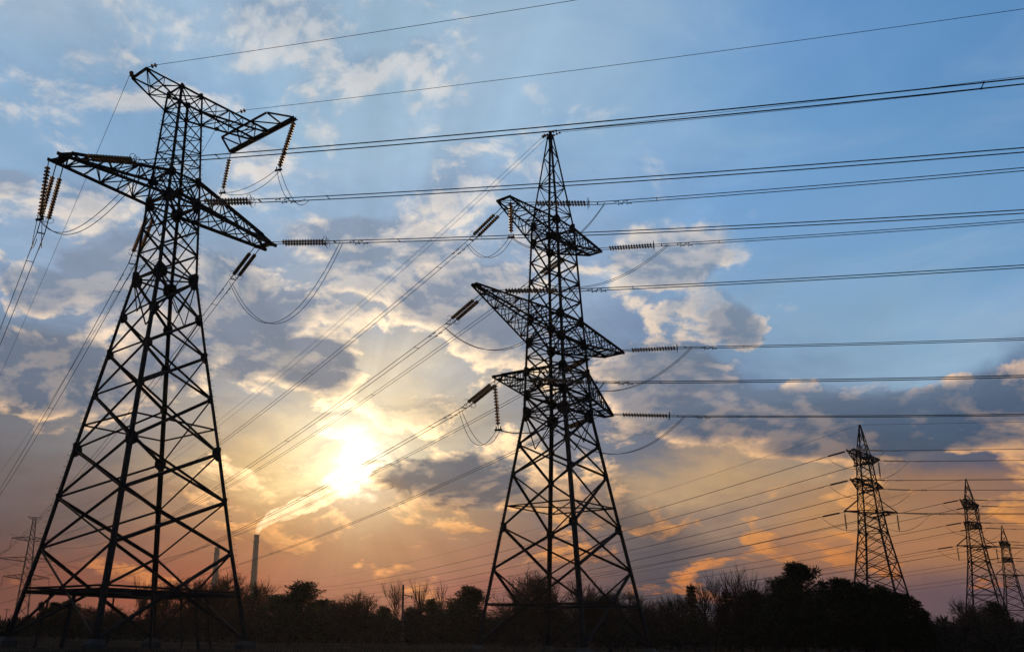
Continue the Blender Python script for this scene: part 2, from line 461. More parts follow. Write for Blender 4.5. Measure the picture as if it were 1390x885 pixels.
class Pylon:
    """local frame: x = out along the near arm, y = along the line, z = up"""
    def __init__(s, name, pos, rz, levels, mat=STEEL):
        s.o = empty(name, pos, rz)
        s.lv = levels            # name -> (half width, z)
        s.mat = mat
        s.k = 1.0               # weight of the bracing
        s.M = Matrix.Translation(pos) @ Matrix.Rotation(rz, 4, 'Z')
    def n(s, leg, lv):
        h, z = s.lv[lv] if isinstance(lv, str) else lv
        a, b = SX[leg]
        return Vector((a * h, b * h, z))
    def w(s, p):
        return s.M @ Vector(p)
    def legs(s, names, w0, w1, w2=None):
        for leg in 'ABCD':
            m = MB()
            a, b = SX[leg]
            for i in range(len(names) - 1):
                p, q = s.n(leg, names[i]), s.n(leg, names[i + 1])
                w = w0 + (w1 - w0) * i / max(1, len(names) - 2)
                t = w * .17
                # corner of the angle points outwards
                pr = [(0, 0), (-a, 0), (-a, -b * .17), (-a * .17, -b * .17), (-a * .17, -b), (0, -b)]
                pr = [(x * w + a * w * .3, y * w + b * w * .3) for x, y in pr]
                vs = [p + Vector((x, y, 0)) for x, y in pr] + [q + Vector((x, y, 0)) for x, y in pr]
                fs = [(i2, (i2 + 1) % 6, 6 + (i2 + 1) % 6, 6 + i2) for i2 in range(6)]
                fs += [(3, 2, 1, 0), (5, 4, 3, 0), (6, 7, 8, 9), (6, 9, 10, 11)]
                m.add(vs, fs)
            m.build('leg', s.mat, s.o)
    def x_panel(s, l0, l1, w, wl=None, faces=FACES):
        for f in faces:
            a, b = f
            off = Vector((0, 0, 0))
            for k, (p, q) in enumerate(((s.n(a, l0), s.n(b, l1)), (s.n(b, l0), s.n(a, l1)))):
                d = (q - p).normalized() * w * .3
                nrm = Vector((p.x + q.x, p.y + q.y, 0)).normalized() * (.03 if k else -.03)
                member('brace', p + d + nrm, q - d + nrm, (w if (wl is None or k) else wl) * s.k, s.o, s.mat, Vector((nrm.x, nrm.y, .01)))
    def ring(s, lv, w, name='girt'):
        for f in FACES:
            member(name, s.n(f[0], lv), s.n(f[1], lv), w, s.o, s.mat)
    def plan_cross(s, lv, w):
        member('plan_brace', s.n('A', lv), s.n('D', lv), w, s.o, s.mat)
        member('plan_brace', s.n('B', lv) + Vector((0, 0, -.06)), s.n('C', lv) + Vector((0, 0, -.06)), w, s.o, s.mat)
    def gussets(s, lv, size):
        size *= .5 + .5 * s.k
        for leg in 'ABCD':
            p = s.n(leg, lv)
            a, b = SX[leg]
            # plates lie on the two faces meeting at the leg and reach inwards
            M = Matrix.Translation(p + Vector((a * .02, b * .02, 0))) @ Matrix.Diagonal((-a * size, -b * size, size, 1))
            link('gusset_plate', GUSSET[s.mat], s.o, M)
    def footings(s, lv, size):
        for leg in 'ABCD':
            p = s.n(leg, lv)
            m = MB()
            g = GROUND - .4 - s.o.location.z
            r0, r1 = size, size * .5
            z0, z1 = g, p.z + .05
            zm = z1 - .28
            vs = []
            for r, z in ((r0, z0), (r0 * .96, zm), (r1, z1)):
                vs += [(p.x - r, p.y - r, z), (p.x + r, p.y - r, z), (p.x + r, p.y + r, z), (p.x - r, p.y + r, z)]
            fs = [(3, 2, 1, 0), (8, 9, 10, 11)]
            for k in (0, 4):
                fs += [(k + i, k + (i + 1) % 4, k + 4 + (i + 1) % 4, k + 4 + i) for i in range(4)]
            m.add(vs, fs)
            m.build('footing', CONCRETE, s.o)
            # stiffened foot of the leg
            f = MB()
            up = p + (s.n(leg, (0, 0)) - p) * 0
            for dx, dy in ((1, 0), (-1, 0), (0, 1), (0, -1)):
                q = Vector((dx, dy, 0)) * size * .55
                f.add([p + q + Vector((0, 0, .04)), p + Vector((0, 0, .04)), p + Vector((0, 0, 1.0)), p + q * .15 + Vector((0, 0, 1.0)),
                       p + q + Vector((dy * .03, dx * .03, .04)), p + Vector((dy * .03, dx * .03, .04)), p + Vector((dy * .03, dx * .03, 1.0)), p + q * .15 + Vector((dy * .03, dx * .03, 1.0))],
                      [(0, 1, 2, 3), (7, 6, 5, 4), (0, 4, 5, 1), (1, 5, 6, 2), (2, 6, 7, 3), (3, 7, 4, 0)])
            f.build('leg_shoe', s.mat, s.o)
    def step_bolts(s, leg, l0, l1, n):
        m = MB()
        a, b = SX[leg]
        p, q = s.n(leg, l0), s.n(leg, l1)
        for i in range(n):
            c = p.lerp(q, (i + .5) / n) + Vector((a * .05, b * .05, 0))
            d = Vector((a, 0, 0)) if i % 2 else Vector((0, b, 0))
            m.bar(c, c + d * .2, .022)
        tag(m.build('step_bolts', s.mat, s.o), kind='stuff')

def truss_arm(py, chords, w, wb, n, name='cross_arm', webs=None, tip_cut=1.0, inner=True):
    """chords: list of (p, q) local end points, root to tip; main chords are one mesh, every lacing bar its own sub-part"""
    m = MB()
    for p, q in chords:
        m.angle(p, q, w)
    arm = m.build(name, py.mat, py.o)
    prs = webs if webs is not None else [(0, 1), (2, 3), (0, 2), (1, 3)]
    for (i, j) in prs:
        (p0, p1), (q0, q1) = chords[i], chords[j]
        p0, p1, q0, q1 = map(Vector, (p0, p1, q0, q1))
        for k in range(n):
            t0, t1 = k / n, (k + 1) / n
            t0, t1 = 1 - (1 - t0) ** 1.0, 1 - (1 - t1) ** 1.0
            a0, a1, b0, b1 = p0.lerp(p1, t0), p0.lerp(p1, t1), q0.lerp(q1, t0), q0.lerp(q1, t1)
            if k > 0:
                member('lacing_bar', a0, b0, wb, arm, py.mat)
            if (a1 - b0).length > .15 and k < n:
                if k % 2 == 0:
                    member('lacing_bar', b0, a1, wb, arm, py.mat)
                else:
                    member('lacing_bar', a0, b1, wb, arm, py.mat)
    return arm

# ------------------------------------------------------------------ the tall anchor pylon on the left
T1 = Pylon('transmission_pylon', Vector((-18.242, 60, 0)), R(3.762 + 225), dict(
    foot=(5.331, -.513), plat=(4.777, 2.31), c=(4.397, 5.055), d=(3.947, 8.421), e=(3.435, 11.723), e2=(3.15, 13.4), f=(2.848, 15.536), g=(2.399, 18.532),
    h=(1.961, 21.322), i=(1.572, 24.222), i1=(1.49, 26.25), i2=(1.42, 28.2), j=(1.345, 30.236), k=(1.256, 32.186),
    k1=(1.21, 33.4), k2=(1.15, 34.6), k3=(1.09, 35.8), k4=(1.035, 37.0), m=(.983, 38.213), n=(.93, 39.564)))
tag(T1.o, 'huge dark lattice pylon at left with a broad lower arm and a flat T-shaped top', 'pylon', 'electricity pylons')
T1.k = .80
T1.legs(['foot', 'c', 'e', 'g', 'i', 'j', 'n'], .31, .16)
T1.x_panel('foot', 'c', .18, .22)
T1.x_panel('c', 'd', .15, .24)
T1.x_panel('d', 'e', .15, .24)
T1.x_panel('e', 'f', .14, .22)
T1.x_panel('f', 'g', .14, .22)
T1.x_panel('g', 'h', .13, .20)
T1.x_panel('h', 'i', .12, .20)
for a, b in (('i', 'i1'), ('i1', 'i2'), ('i2', 'j')): T1.x_panel(a, b, .13, .16)
T1.x_panel('j', 'k', .12)
for a, b in (('k', 'k1'), ('k1', 'k2'), ('k2', 'k3'), ('k3', 'k4'), ('k4', 'm')): T1.x_panel(a, b, .085)
T1.x_panel('m', 'n', .085)
T1.ring('plat', .22); T1.ring((4.74, 2.55), .12); T1.plan_cross('plat', .16)
T1.ring('e2', .12)
for lv, w in (('i', .15), ('j', .16), ('k', .13), ('m', .11), ('n', .12)): T1.ring(lv, w)
T1.plan_cross('i', .12); T1.plan_cross('j', .14); T1.plan_cross('k', .1); T1.plan_cross('n', .09)
for f in FACES:                                    # props from the platform to the ground
    for t in (.34, .66):
        p = T1.n(f[0], 'plat').lerp(T1.n(f[1], 'plat'), t); q = T1.n(f[0], 'foot').lerp(T1.n(f[1], 'foot'), t)
        member('prop', q + Vector((0, 0, -.6)), p, .15, T1.o)
# stiffeners that fan out from the arm nodes
for f in FACES:
    for lv0, lv1 in (('j', 'i2'), ('j', 'k'), ('i', 'h')):
        for t in (.5,):
            mid = T1.n(f[0], lv1).lerp(T1.n(f[1], lv1), t)
            for g in f: member('stiffener', T1.n(g, lv0), mid, .08, T1.o)
for lv, sz in (('c', .55), ('d', .6), ('e', .95), ('f', .6), ('g', .75), ('h', .8), ('i', 1.15), ('j', 1.05), ('k', .75), ('m', .45), ('n', .5)): T1.gussets(lv, sz)
T1.footings('foot', .5)
for leg in 'AD':
    T1.step_bolts(leg, 'foot', 'i', 66); T1.step_bolts(leg, 'i', 'n', 38)
J, K, M1, N1 = T1.lv['j'], T1.lv['k'], T1.lv['m'], T1.lv['n']
for sgn, tipu, tz in ((1, 9.4, 30.15), (-1, -9.4, 30.15)):          # lower arm
    bw = .62
    top = Vector((sgn * 7.9, 0, 30.95))
    ch = [((sgn * J[0], -J[0], J[1]), (tipu, -bw, tz)), ((sgn * J[0], J[0], J[1]), (tipu, bw, tz)),
          ((sgn * K[0], -K[0], K[1]), (sgn * 8.2, -.35, 30.75)), ((sgn * K[0], K[0], K[1]), (sgn * 8.2, .35, 30.75))]
    arm = truss_arm(T1, ch, .23, .085, 6, webs=[(0, 1), (2, 3), (0, 2), (1, 3)])
    e = MB()
    e.angle((tipu - sgn * .5, -bw - .15, tz + .02), (tipu - sgn * .5, bw + .15, tz + .02), .22)
    e.angle((sgn * 8.2, -.45, 30.75), (sgn * 8.2, .45, 30.75), .2)
    e.angle((sgn * 8.2, .35, 30.75), (tipu - sgn * .2, bw, tz), .16); e.angle((sgn * 8.2, -.35, 30.75), (tipu - sgn * .2, -bw, tz), .16)
    e.bar((sgn * 8.7, -.6, tz), (sgn * 8.7, .6, tz), .3)
    e.build('arm_end_beam', STEEL, arm)
# top arm: short side carries an earth wire, long side ends in a cross beam
ch = [((M1[0], -M1[0], M1[1]), (3.95, -.93, 39.38)), ((M1[0], M1[0], M1[1]), (3.95, .93, 39.38)),
      ((N1[0], -N1[0], N1[1]), (3.95, -.93, 39.5)), ((N1[0], N1[0], N1[1]), (3.95, .93, 39.5))]
arm = truss_arm(T1, ch, .13, .065, 2, name='top_arm')
e = MB(); e.angle((3.95, -1.0, 39.45), (3.95, 1.0, 39.45), .16); e.build('arm_end_beam', STEEL, arm)
ch = [((-M1[0], -M1[0], M1[1]), (-7.5, -.93, 39.55)), ((-M1[0], M1[0], M1[1]), (-7.5, .93, 39.55)),
      ((-N1[0], -N1[0], N1[1]), (-7.5, -.93, 39.75)), ((-N1[0], N1[0], N1[1]), (-7.5, .93, 39.75))]
arm = truss_arm(T1, ch, .13, .065, 5, name='top_arm')
e = MB()
e.angle((-7.5, -4.2, 39.7), (-7.5, 4.2, 39.7), .2); e.angle((-7.75, -4.2, 39.7), (-7.75, 4.2, 39.7), .2)
e.angle((-5.7, -2.9, 39.75), (-5.7, 2.9, 39.75), .14)
for sg in (-1, 1):
    e.angle((-5.7, sg * 2.9, 39.75), (-7.5, sg * 4.15, 39.7), .13)
    e.angle((-5.7, sg * 2.9, 39.75), (-7.5, sg * 2.6, 39.7), .1); e.angle((-5.7, sg * .93, 39.75), (-7.5, sg * 2.6, 39.7), .1)
e.build('cross_beam', STEEL, arm)

# ------------------------------------------------------------------ the double circuit anchor pylon in the middle
T2 = Pylon('transmission_pylon', Vector((12.223, 74.29, 0)), R(2.431 + 225), dict(
    foot=(4.91, -.597), plat=(4.411, 2.591), a=(4.02, 5.368), ab=(3.80, 6.75), b=(3.484, 8.759), bc=(3.22, 10.5), c=(2.841, 13.129), d=(2.443, 15.722), w=(2.052, 18.38),
    l0=(2.012, 20.013), l1=(1.964, 22.144), l2=(1.89, 23.45), m0=(1.814, 24.797), m1=(1.683, 26.883), p1=(1.615, 28.7), p2=(1.545, 30.5), p3=(1.468, 32.35),
    t0=(1.388, 34.25), t1=(1.36, 35.938), q0=(1.20, 37.2), q1=(1.02, 38.6), q2=(.84, 40.0), q3=(.66, 41.5), q4=(.47, 43.0), q5=(.30, 44.4), pk=(.16, 45.5)))
tag(T2.o, 'black lattice pylon in the middle with three tiers of cross arms under a pointed peak', 'pylon', 'electricity pylons')
T2.k = .86
T2.legs(['foot', 'b', 'w', 'l0', 'm0', 't1'], .31, .19)
T2.legs(['t1', 'pk'], .15, .15)
for a, b, w in (('foot', 'a', .15), ('a', 'b', .15), ('b', 'c', .14), ('c', 'd', .14), ('d', 'w', .13), ('w', 'l0', .13), ('l0', 'l1', .13), ('l1', 'l2', .1), ('l2', 'm0', .1),
                ('m0', 'm1', .12), ('m1', 'p1', .1), ('p1', 'p2', .1), ('p2', 'p3', .1), ('p3', 't0', .1), ('t0', 't1', .1)):
    T2.x_panel(a, b, w, w * 1.45)
seq = ['t1', 'q0', 'q1', 'q2', 'q3', 'q4', 'q5', 'pk']
for i in range(7):
    for k, f in enumerate(FACES):
        a, b = f if (i + k) % 2 else f[::-1]
        member('brace', T2.n(a, seq[i]), T2.n(b, seq[i + 1]), .075, T2.o)
        if i in (1, 3): member('girt', T2.n(f[0], seq[i]), T2.n(f[1], seq[i]), .07, T2.o)
T2.ring('plat', .18); T2.plan_cross('plat', .13); T2.ring('bc', .11); T2.plan_cross('bc', .1)
for lv, w in (('w', .13), ('l0', .14), ('l1', .13), ('m0', .14), ('m1', .14), ('t0', .13), ('t1', .13)):
    T2.ring(lv, w); T2.plan_cross(lv, w * .75)
for f in FACES:
    for t in (.36, .64):
        p = T2.n(f[0], 'plat').lerp(T2.n(f[1], 'plat'), t); q = T2.n(f[0], 'foot').lerp(T2.n(f[1], 'foot'), t)
        member('prop', q + Vector((0, 0, -.6)), p, .12, T2.o)
    for lv0, lv1 in (('l0', 'l1'), ('m0', 'm1'), ('t0', 't1'), ('l0', 'w'), ('w', 'd')):
        mid = T2.n(f[0], lv1).lerp(T2.n(f[1], lv1), .5)
        for g in f: member('stiffener', T2.n(g, lv0), mid, .07, T2.o)
for lv, sz in (('a', .5), ('b', .8), ('c', .6), ('d', .6), ('w', 1.15), ('l0', .9), ('l1', .8), ('m0', .9), ('m1', .9), ('p2', .5), ('t0', .85), ('t1', .85)): T2.gussets(lv, sz)
T2.footings('foot', .5)
for leg in 'AB': T2.step_bolts(leg, 'foot', 'w', 52); T2.step_bolts(leg, 'w', 't1', 48)
e = MB(); e.bar((-.3, -.3, 45.45), (.3, .3, 45.45), .14); e.bar((-.3, .3, 45.5), (.3, -.3, 45.5), .14); e.bar((0, 0, 45.2), (0, 0, 45.75), .3); e.build('peak_plate', STEEL, T2.o)
def arm_of(lo, hi, tip_u, tip_v, tip_z, tip_z2, n, w=.2):
    s = 1 if tip_u > 0 else -1
    L, H = T2.lv[lo], T2.lv[hi]
    ch = [((s * L[0], -L[0], L[1]), (tip_u, -tip_v, tip_z)), ((s * L[0], L[0], L[1]), (tip_u, tip_v, tip_z)),
          ((s * H[0], -H[0], H[1]), (tip_u, -tip_v, tip_z2)), ((s * H[0], H[0], H[1]), (tip_u, tip_v, tip_z2))]
    arm = truss_arm(T2, ch, w * .85, .072, n)
    # inner X lacing of the vertical faces
    for i, j in ((0, 2), (1, 3)):
        for k in range(n - 1):
            a = Vector(ch[i][0]).lerp(Vector(ch[i][1]), (k + .5) / n); b = Vector(ch[j][0]).lerp(Vector(ch[j][1]), (k + .5) / n)
            member('lacing_bar', a, b, .05, arm)
    e = MB(); e.angle((tip_u, -tip_v - .12, (tip_z + tip_z2) / 2), (tip_u, tip_v + .12, (tip_z + tip_z2) / 2), .2); e.build('arm_end_beam', STEEL, arm)
    return arm
arm_of('t0', 't1', 7.4, .65, 35.9, 35.98, 5)
arm_of('t0', 't1', -7.3, .66, 35.86, 35.94, 5)
arm_of('m0', 'm1', 11.4, .18, 26.75, 26.9, 8)
arm_of('m0', 'm1', -10.05, 1.0, 26.2, 26.32, 7)
arm_of('l0', 'l1', 8.45, .42, 19.9, 20.0, 6, .17)
arm_of('l0', 'l1', -8.5, .42, 19.86, 19.96, 6, .17)

# ------------------------------------------------------------------ the distant pylons
def right_pylon(pos, rz, label):
    py = Pylon('transmission_pylon', Vector(pos), rz, dict(
        z0=(5.6, -1.3), z1=(4.66, 5.6), z2=(3.99, 10.35), z3=(3.49, 13.74), z4=(3.04, 16.82), z5=(2.67, 19.65), z6=(2.24, 22.55), z7=(2.05, 24.6), z8=(1.93, 26.6),
        z9=(1.74, 29.6), za=(1.6, 31.6), zb=(1.5, 33.0), zc=(1.36, 35.0), zd=(1.25, 37.0), ze=(1.14, 38.7), zf=(.75, 41.3), zg=(.38, 43.8), zh=(.12, 45.5)))
    py.legs(['z0', 'z6', 'z8', 'ze'], .34, .24)
    py.legs(['ze', 'zh'], .18, .18)
    seq = ['z0', 'z1', 'z2', 'z3', 'z4', 'z5', 'z6', 'z7', 'z8', 'z9', 'za', 'zb', 'zc', 'zd', 'ze', 'zf', 'zg']
    for i in range(len(seq) - 1):
        py.x_panel(seq[i], seq[i + 1], .15 if i < 8 else .11)
    for lv in ('z3', 'z6', 'z8', 'za', 'zb', 'zd', 'ze'): py.ring(lv, .15)
    for lv, sz in (('z6', .8), ('z8', .7), ('zb', .6), ('zd', .6), ('ze', .6)): py.gussets(lv, sz)
    for lo, hi, tu, tv, tz, n in (('zd', 'ze', 7.7, .7, 38.9, 4), ('zd', 'ze', -7.6, .7, 38.9, 4), ('za', 'zb', 8.2, .5, 32.7, 4), ('za', 'zb', -8.2, .5, 32.7, 4)):
        s = 1 if tu > 0 else -1
        L, H = py.lv[lo], py.lv[hi]
        truss_arm(py, [((s * L[0], -L[0], L[1]), (tu, -tv, tz)), ((s * L[0], L[0], L[1]), (tu, tv, tz)),
                       ((s * H[0], -H[0], H[1]), (tu, -tv, tz + .1)), ((s * H[0], H[0], H[1]), (tu, tv, tz + .1))], .24, .12, n)
    for s in (1, -1):                                # low beam set across the corner of the tower
        m = MB()
        d = Vector((.707, -.707, 0)) * s
        tip = d * 5.6 + Vector((0, 0, 26.8))
        m.angle(d * 2.6 + Vector((0, 0, 26.9)), tip, .24); m.angle(d * 2.2 + Vector((0, 0, 29.4)), tip, .2)
        m.angle(Vector((s * 1.9, s * 1.9, 26.9)), tip, .16); m.angle(Vector((-s * 1.9, -s * 1.9, 26.9)), tip, .16)
        m.build('low_beam', STEEL, py.o)
    tag(py.o, label, 'pylon', 'electricity pylons')
    return py
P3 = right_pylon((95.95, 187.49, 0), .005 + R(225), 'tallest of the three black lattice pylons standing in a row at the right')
def copy_pylon(src, pos, rz, label):
    o = dup(src.o, Vector(pos), rz)
    tag(o, label)
    c = object.__new__(Pylon)
    c.o, c.lv, c.mat = o, src.lv, src.mat
    c.M = Matrix.Translation(Vector(pos)) @ Matrix.Rotation(rz, 4, 'Z')
    return c
P4 = copy_pylon(P3, (156.0, 249.8, 0), .005 + R(225 + 2), 'middle-sized black lattice pylon between the larger and the smallest at the right')
P5 = copy_pylon(P3, (228.7, 348.4, 0), .005 + R(225 + 3), 'smallest black lattice pylon, cut by the right edge of the photo')

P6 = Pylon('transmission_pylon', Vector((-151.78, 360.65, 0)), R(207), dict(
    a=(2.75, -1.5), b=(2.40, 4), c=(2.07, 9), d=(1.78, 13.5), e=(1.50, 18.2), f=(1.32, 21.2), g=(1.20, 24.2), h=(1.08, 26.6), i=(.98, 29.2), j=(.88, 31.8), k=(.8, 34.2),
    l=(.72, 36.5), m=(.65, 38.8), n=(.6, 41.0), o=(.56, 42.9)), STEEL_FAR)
P6.legs(['a', 'o'], .24, .2)
sq = 'abcdefghijklmno'
for i in range(len(sq) - 1): P6.x_panel(sq[i], sq[i + 1], .11)
for lv in 'fhko': P6.ring(lv, .12)
for u, z0, z1 in ((7.4, 33.4, 35.2), (11.2, 25.4, 27.3), (8.5, 18.6, 20.6)):
    for s in (1, -1):
        hw = P6.lv['k' if z0 > 30 else 'h' if z0 > 22 else 'e'][0]
        truss_arm(P6, [((s * hw, -hw, z0), (s * u, -.2, z0 + .8)), ((s * hw, hw, z0), (s * u, .2, z0 + .8)), ((s * hw, -hw, z1), (s * u, -.2, z0 + .95)), ((s * hw, hw, z1), (s * u, .2, z0 + .95))], .16, .09, 5)
m = MB()
for s in (1, -1):
    for t in (1, -1):
        m.angle((s * .55, t * .55, 42.9), (s * 2.6, 0, 43.1), .13); m.angle((s * .57, t * .57, 41.9), (s * 2.6, 0, 43.0), .12)
m.build('earth_wire_bracket', STEEL_FAR, P6.o)
tag(P6.o, 'small pale lattice pylon with three arm tiers seen past the left pylon\'s leg', 'pylon', 'electricity pylons')

# ------------------------------------------------------------------ insulators
def lathe(name, prof, mat, n=12):
    vs, fs = [], []
    for r, z in prof:
        for j in range(n):
            a = math.tau * j / n
            vs.append((r * math.cos(a), r * math.sin(a), z))
    for i in range(len(prof) - 1):
        for j in range(n):
            fs.append((i * n + j, i * n + (j + 1) % n, (i + 1) * n + (j + 1) % n, (i + 1) * n + j))
    fs.append(tuple(range(n))[::-1]); fs.append(tuple((len(prof) - 1) * n + j for j in range(n)))
    return mesh(name, vs, fs, mat, True)
DISC = lathe('insulator_disc', [(.045, -.02), (.10, -.01), (.165, .045), (.17, .06), (.12, .075), (.06, .10), (.05, .15)], GLASS)
def ring_mesh():
    m = MB()
    pts = [(.36 * math.cos(a), .36 * math.sin(a), 0) for a in [math.tau * i / 20 for i in range(19)]]
    m.tube(pts, .017, 5)
    m.bar((0, -.36, 0), (0, .36, 0), .03)
    return mesh('grading_ring', m.v, m.f, CAP)
RING = ring_mesh()
def rod_mesh():
    m = MB(); m.bar((0, 0, 0), (0, 0, 1), 1.0)
    return mesh('rod', m.v, m.f, CAP)
ROD = rod_mesh()

def string_part(parent, P, Q, d0, d1, spacing=.25, ring=True, scale=1.0):
    """P arm end, Q wire end, discs between the distances d0 and d1 from P; a part with its discs as sub-parts"""
    P, Q = Vector(P), Vector(Q)
    x, y, z, L = frame_of(P, Q)
    def M(d, s, sz=None):
        c = P + z * d
        sz = s if sz is None else sz
        return Matrix(((x.x * s, y.x * s, z.x * sz, c.x), (x.y * s, y.y * s, z.y * sz, c.y), (x.z * s, y.z * s, z.z * sz, c.z), (0, 0, 0, 1)))
    base = Matrix.Translation(-parent.location)
    rod = link('string_rod', ROD, parent, base @ M(0, .05, L))
    inv = M(0, .05, L).inverted()
    n = int((d1 - d0) / spacing)
    for i in range(n):
        link('insulator_disc', DISC, rod, inv @ M(d0 + (i + .5) * spacing, scale, scale * 1.15))
    if ring:
        link('grading_ring', RING, rod, inv @ M(d1 + .05, 1.0))
    return rod

def string_thing(label, P, Q, d0, d1, offs, spacing=.25, ring=True, group='insulator strings on the pylons', scale=1.0):
    t = empty('insulator_string', P)
    tag(t, label, 'insulator', group)
    for o in offs:
        string_part(t, Vector(P) + o * .9, Vector(Q) + o, d0, d1, spacing, ring, scale)
    if len(offs) > 1:
        m = MB(); m.bar(Vector(Q) + offs[0] - Vector(P), Vector(Q) + offs[1] - Vector(P), .07); m.bar(offs[0] * .9, offs[1] * .9, .08)
        m.build('yoke_plate', CAP, t)
    return t

def damper_mesh():
    m = MB(); m.bar((0, 0, -.09), (.0, 0, 0), .03); m.bar((-.2, 0, -.09), (.2, 0, -.09), .02)
    for s in (-1, 1): m.bar((s * .2, 0, -.1), (s * .09, 0, -.1), .07, .05)
    return mesh('vibration_damper', m.v, m.f, CAP)
DAMPER = damper_mesh()

def wire_pts(A, hd, a, m, c, s0, s1, n=44):
    return [Vector((A.x + math.cos(hd) * s, A.y + math.sin(hd) * s, a + m * s + c * s * s)) for s in [s0 + (s1 - s0) * (i / n) ** 1.25 for i in range(n + 1)]]

def fit_wire(A, hd, pts, c, wz=0.0):
    S, Z, Wt = [0.0], [A.z], [wz]
    for p in pts:
        s, z = on_plane(p, A, hd)
        S.append(s); Z.append(z); Wt.append(1.0)
    S, Z, Wt = np.array(S), np.array(Z), np.array(Wt)
    if len(pts) == 1: Wt[0] = 1.0
    Mx = np.stack([np.ones_like(S), S], 1) * Wt[:, None]
    x = np.linalg.lstsq(Mx, (Z - c * S * S) * Wt, rcond=None)[0]
    return float(x[0]), float(x[1])

def bundle(label, A, hd, fit, c, s_e, s_end, r=.028, sep=.22, n_sub=2, spacers=(14, 34, 58, 90, 130, 175), damp=True, group='power line wires'):
    """a twin conductor held together by spacers: one thing; returns its first point"""
    a, m = fit
    perp = Vector((-math.sin(hd), math.cos(hd), 0))
    start = Vector((A.x + math.cos(hd) * s_e, A.y + math.sin(hd) * s_e, a + m * s_e + c * s_e * s_e))
    t = empty('conductor_bundle' if n_sub > 1 else 'earth_wire', start)
    tag(t, label, 'power line', group)
    offs = [perp * (sep * k) for k in ((-1, 1) if n_sub > 1 else (0,))]
    for o in offs:
        mb = MB()
        mb.tube([p + o - start for p in wire_pts(A, hd, a, m, c, s_e, s_end)], r, 5)
        mb.build('conductor', WIRE, t)
        if damp:
            for sd in (1.6, 2.3):
                s = s_e + sd + (.25 if o.length and o.dot(perp) > 0 else 0)
                p = Vector((A.x + math.cos(hd) * s, A.y + math.sin(hd) * s, a + m * s + c * s * s)) + o - start
                link('vibration_damper', DAMPER, t, Matrix.Translation(p) @ Matrix.Rotation(hd, 4, 'Z'))
    if n_sub > 1:
        for s in spacers:
            if s_e + 2 < s < s_end:
                p = Vector((A.x + math.cos(hd) * s, A.y + math.sin(hd) * s, a + m * s + c * s * s)) - start
                mb = MB(); mb.bar(p + offs[0], p + offs[1], .035); mb.bar(p + offs[0] * 1.1, p + offs[0] * .9, .08); mb.bar(p + offs[1] * 1.1, p + offs[1] * .9, .08)
                mb.build('spacer', CAP, t)
    return start, offs

HR, HL = R(-20.0), R(120.2)
ENDS = {}
def phase(key, py, att, side, pts, text, s_e=5.6, s_end=None, near_off=True, discs=None, c=None):
    """strain string + wires of one phase on one side of a pylon"""
    hd = HR if side == 'R' else HL
    A = py.w(att)
    perp = Vector((-math.sin(hd), math.cos(hd), 0))
    c = c if c is not None else 4.5e-4 if side == 'R' else 4.2e-4
    An = A - perp * .22 if side == 'R' else A
    fit = fit_wire(An, hd, pts, c)
    s_end = s_end or (262 if side == 'R' else 330)
    start, offs = bundle('twin wires ' + text[1], A, hd, fit, c, s_e, s_end, sep=.25, r=.034 if side == 'R' else .028, spacers=(11, 52, 120) if side == 'R' else (10.5, 40, 80, 130, 190))
    d = discs or (1.0, s_e - .75)
    string_thing('twin glass insulator string ' + text[0], A, start, d[0], d[1], offs)
    ENDS[key + side] = (start + (start - A).normalized() * .6, offs)

phase('T1l', T1, (8.1, .8, 30.35), 'R', [(260, 213), (760, 171), (1390, 107)], ('pulling right along the top of the left pylon\'s lower left arm', 'from the left pylon\'s lower left arm, passing just over the middle pylon\'s peak'))
phase('T1m', T1, (-.75, 1.45, 30.3), 'R', [(345, 272), (760, 246.5), (1390, 202)], ('pulling right from the left pylon\'s body at the arm level', 'from the left pylon\'s body, passing behind the middle pylon\'s peak'))
phase('T1r', T1, (-8.9, .7, 30.2), 'R', [(450, 327), (790, 316.5), (1390, 285)], ('pulling right from the left pylon\'s lower right arm tip', 'from the left pylon\'s lower right arm to the right edge'))
phase('T1l', T1, (8.5, -.75, 30.1), 'L', [(60.4, 303.8), (0, 458)], ('hanging down left from the left pylon\'s lower left arm', 'from the left pylon\'s lower left arm down to the left edge'), s_end=210)
phase('T1m', T1, (.7, -1.45, 30.2), 'L', [(181, 359), (101, 490), (113, 480), (0, 669)], ('slung behind the upper body of the left pylon', 'slanting down left from behind the left pylon\'s body'), s_end=210)
phase('T1r', T1, (-8.6, -.8, 30.1), 'L', [(283, 423), (241, 485), (160, 574), (66, 693)], ('hanging down left from the left pylon\'s lower right arm', 'from the left pylon\'s right arm, crossing behind its legs'), s_end=210)
phase('T2a', T2, (5.6, .85, 35.9), 'R', [(820, 274), (1390, 228)], ('pulling right from the middle pylon\'s top left arm', 'from the middle pylon\'s top left arm to the right edge'), s_e=6.2)
phase('T2b', T2, (-6.6, .7, 35.9), 'R', [(905, 331), (1390, 298.5)], ('pulling right from the middle pylon\'s top right arm', 'from the middle pylon\'s top right arm to the right edge'), s_e=5.9)
phase('T2c', T2, (9.6, .4, 26.7), 'R', [(785, 392.5), (1390, 360)], ('pulling right from the middle pylon\'s long middle left arm', 'from the middle pylon\'s long middle left arm to the right edge'), s_e=6.2)
phase('T2d', T2, (-9.4, 1.0, 26.3), 'R', [(925, 471), (1390, 459)], ('pulling right from the middle pylon\'s middle right arm', 'from the middle pylon\'s middle right arm to the right edge'), s_e=5.9)
phase('T2e', T2, (6.6, .65, 20.0), 'R', [(820, 518), (1390, 509.5)], ('pulling right from the middle pylon\'s lowest left arm', 'from the middle pylon\'s lowest left arm to the right edge'), s_e=6.2)
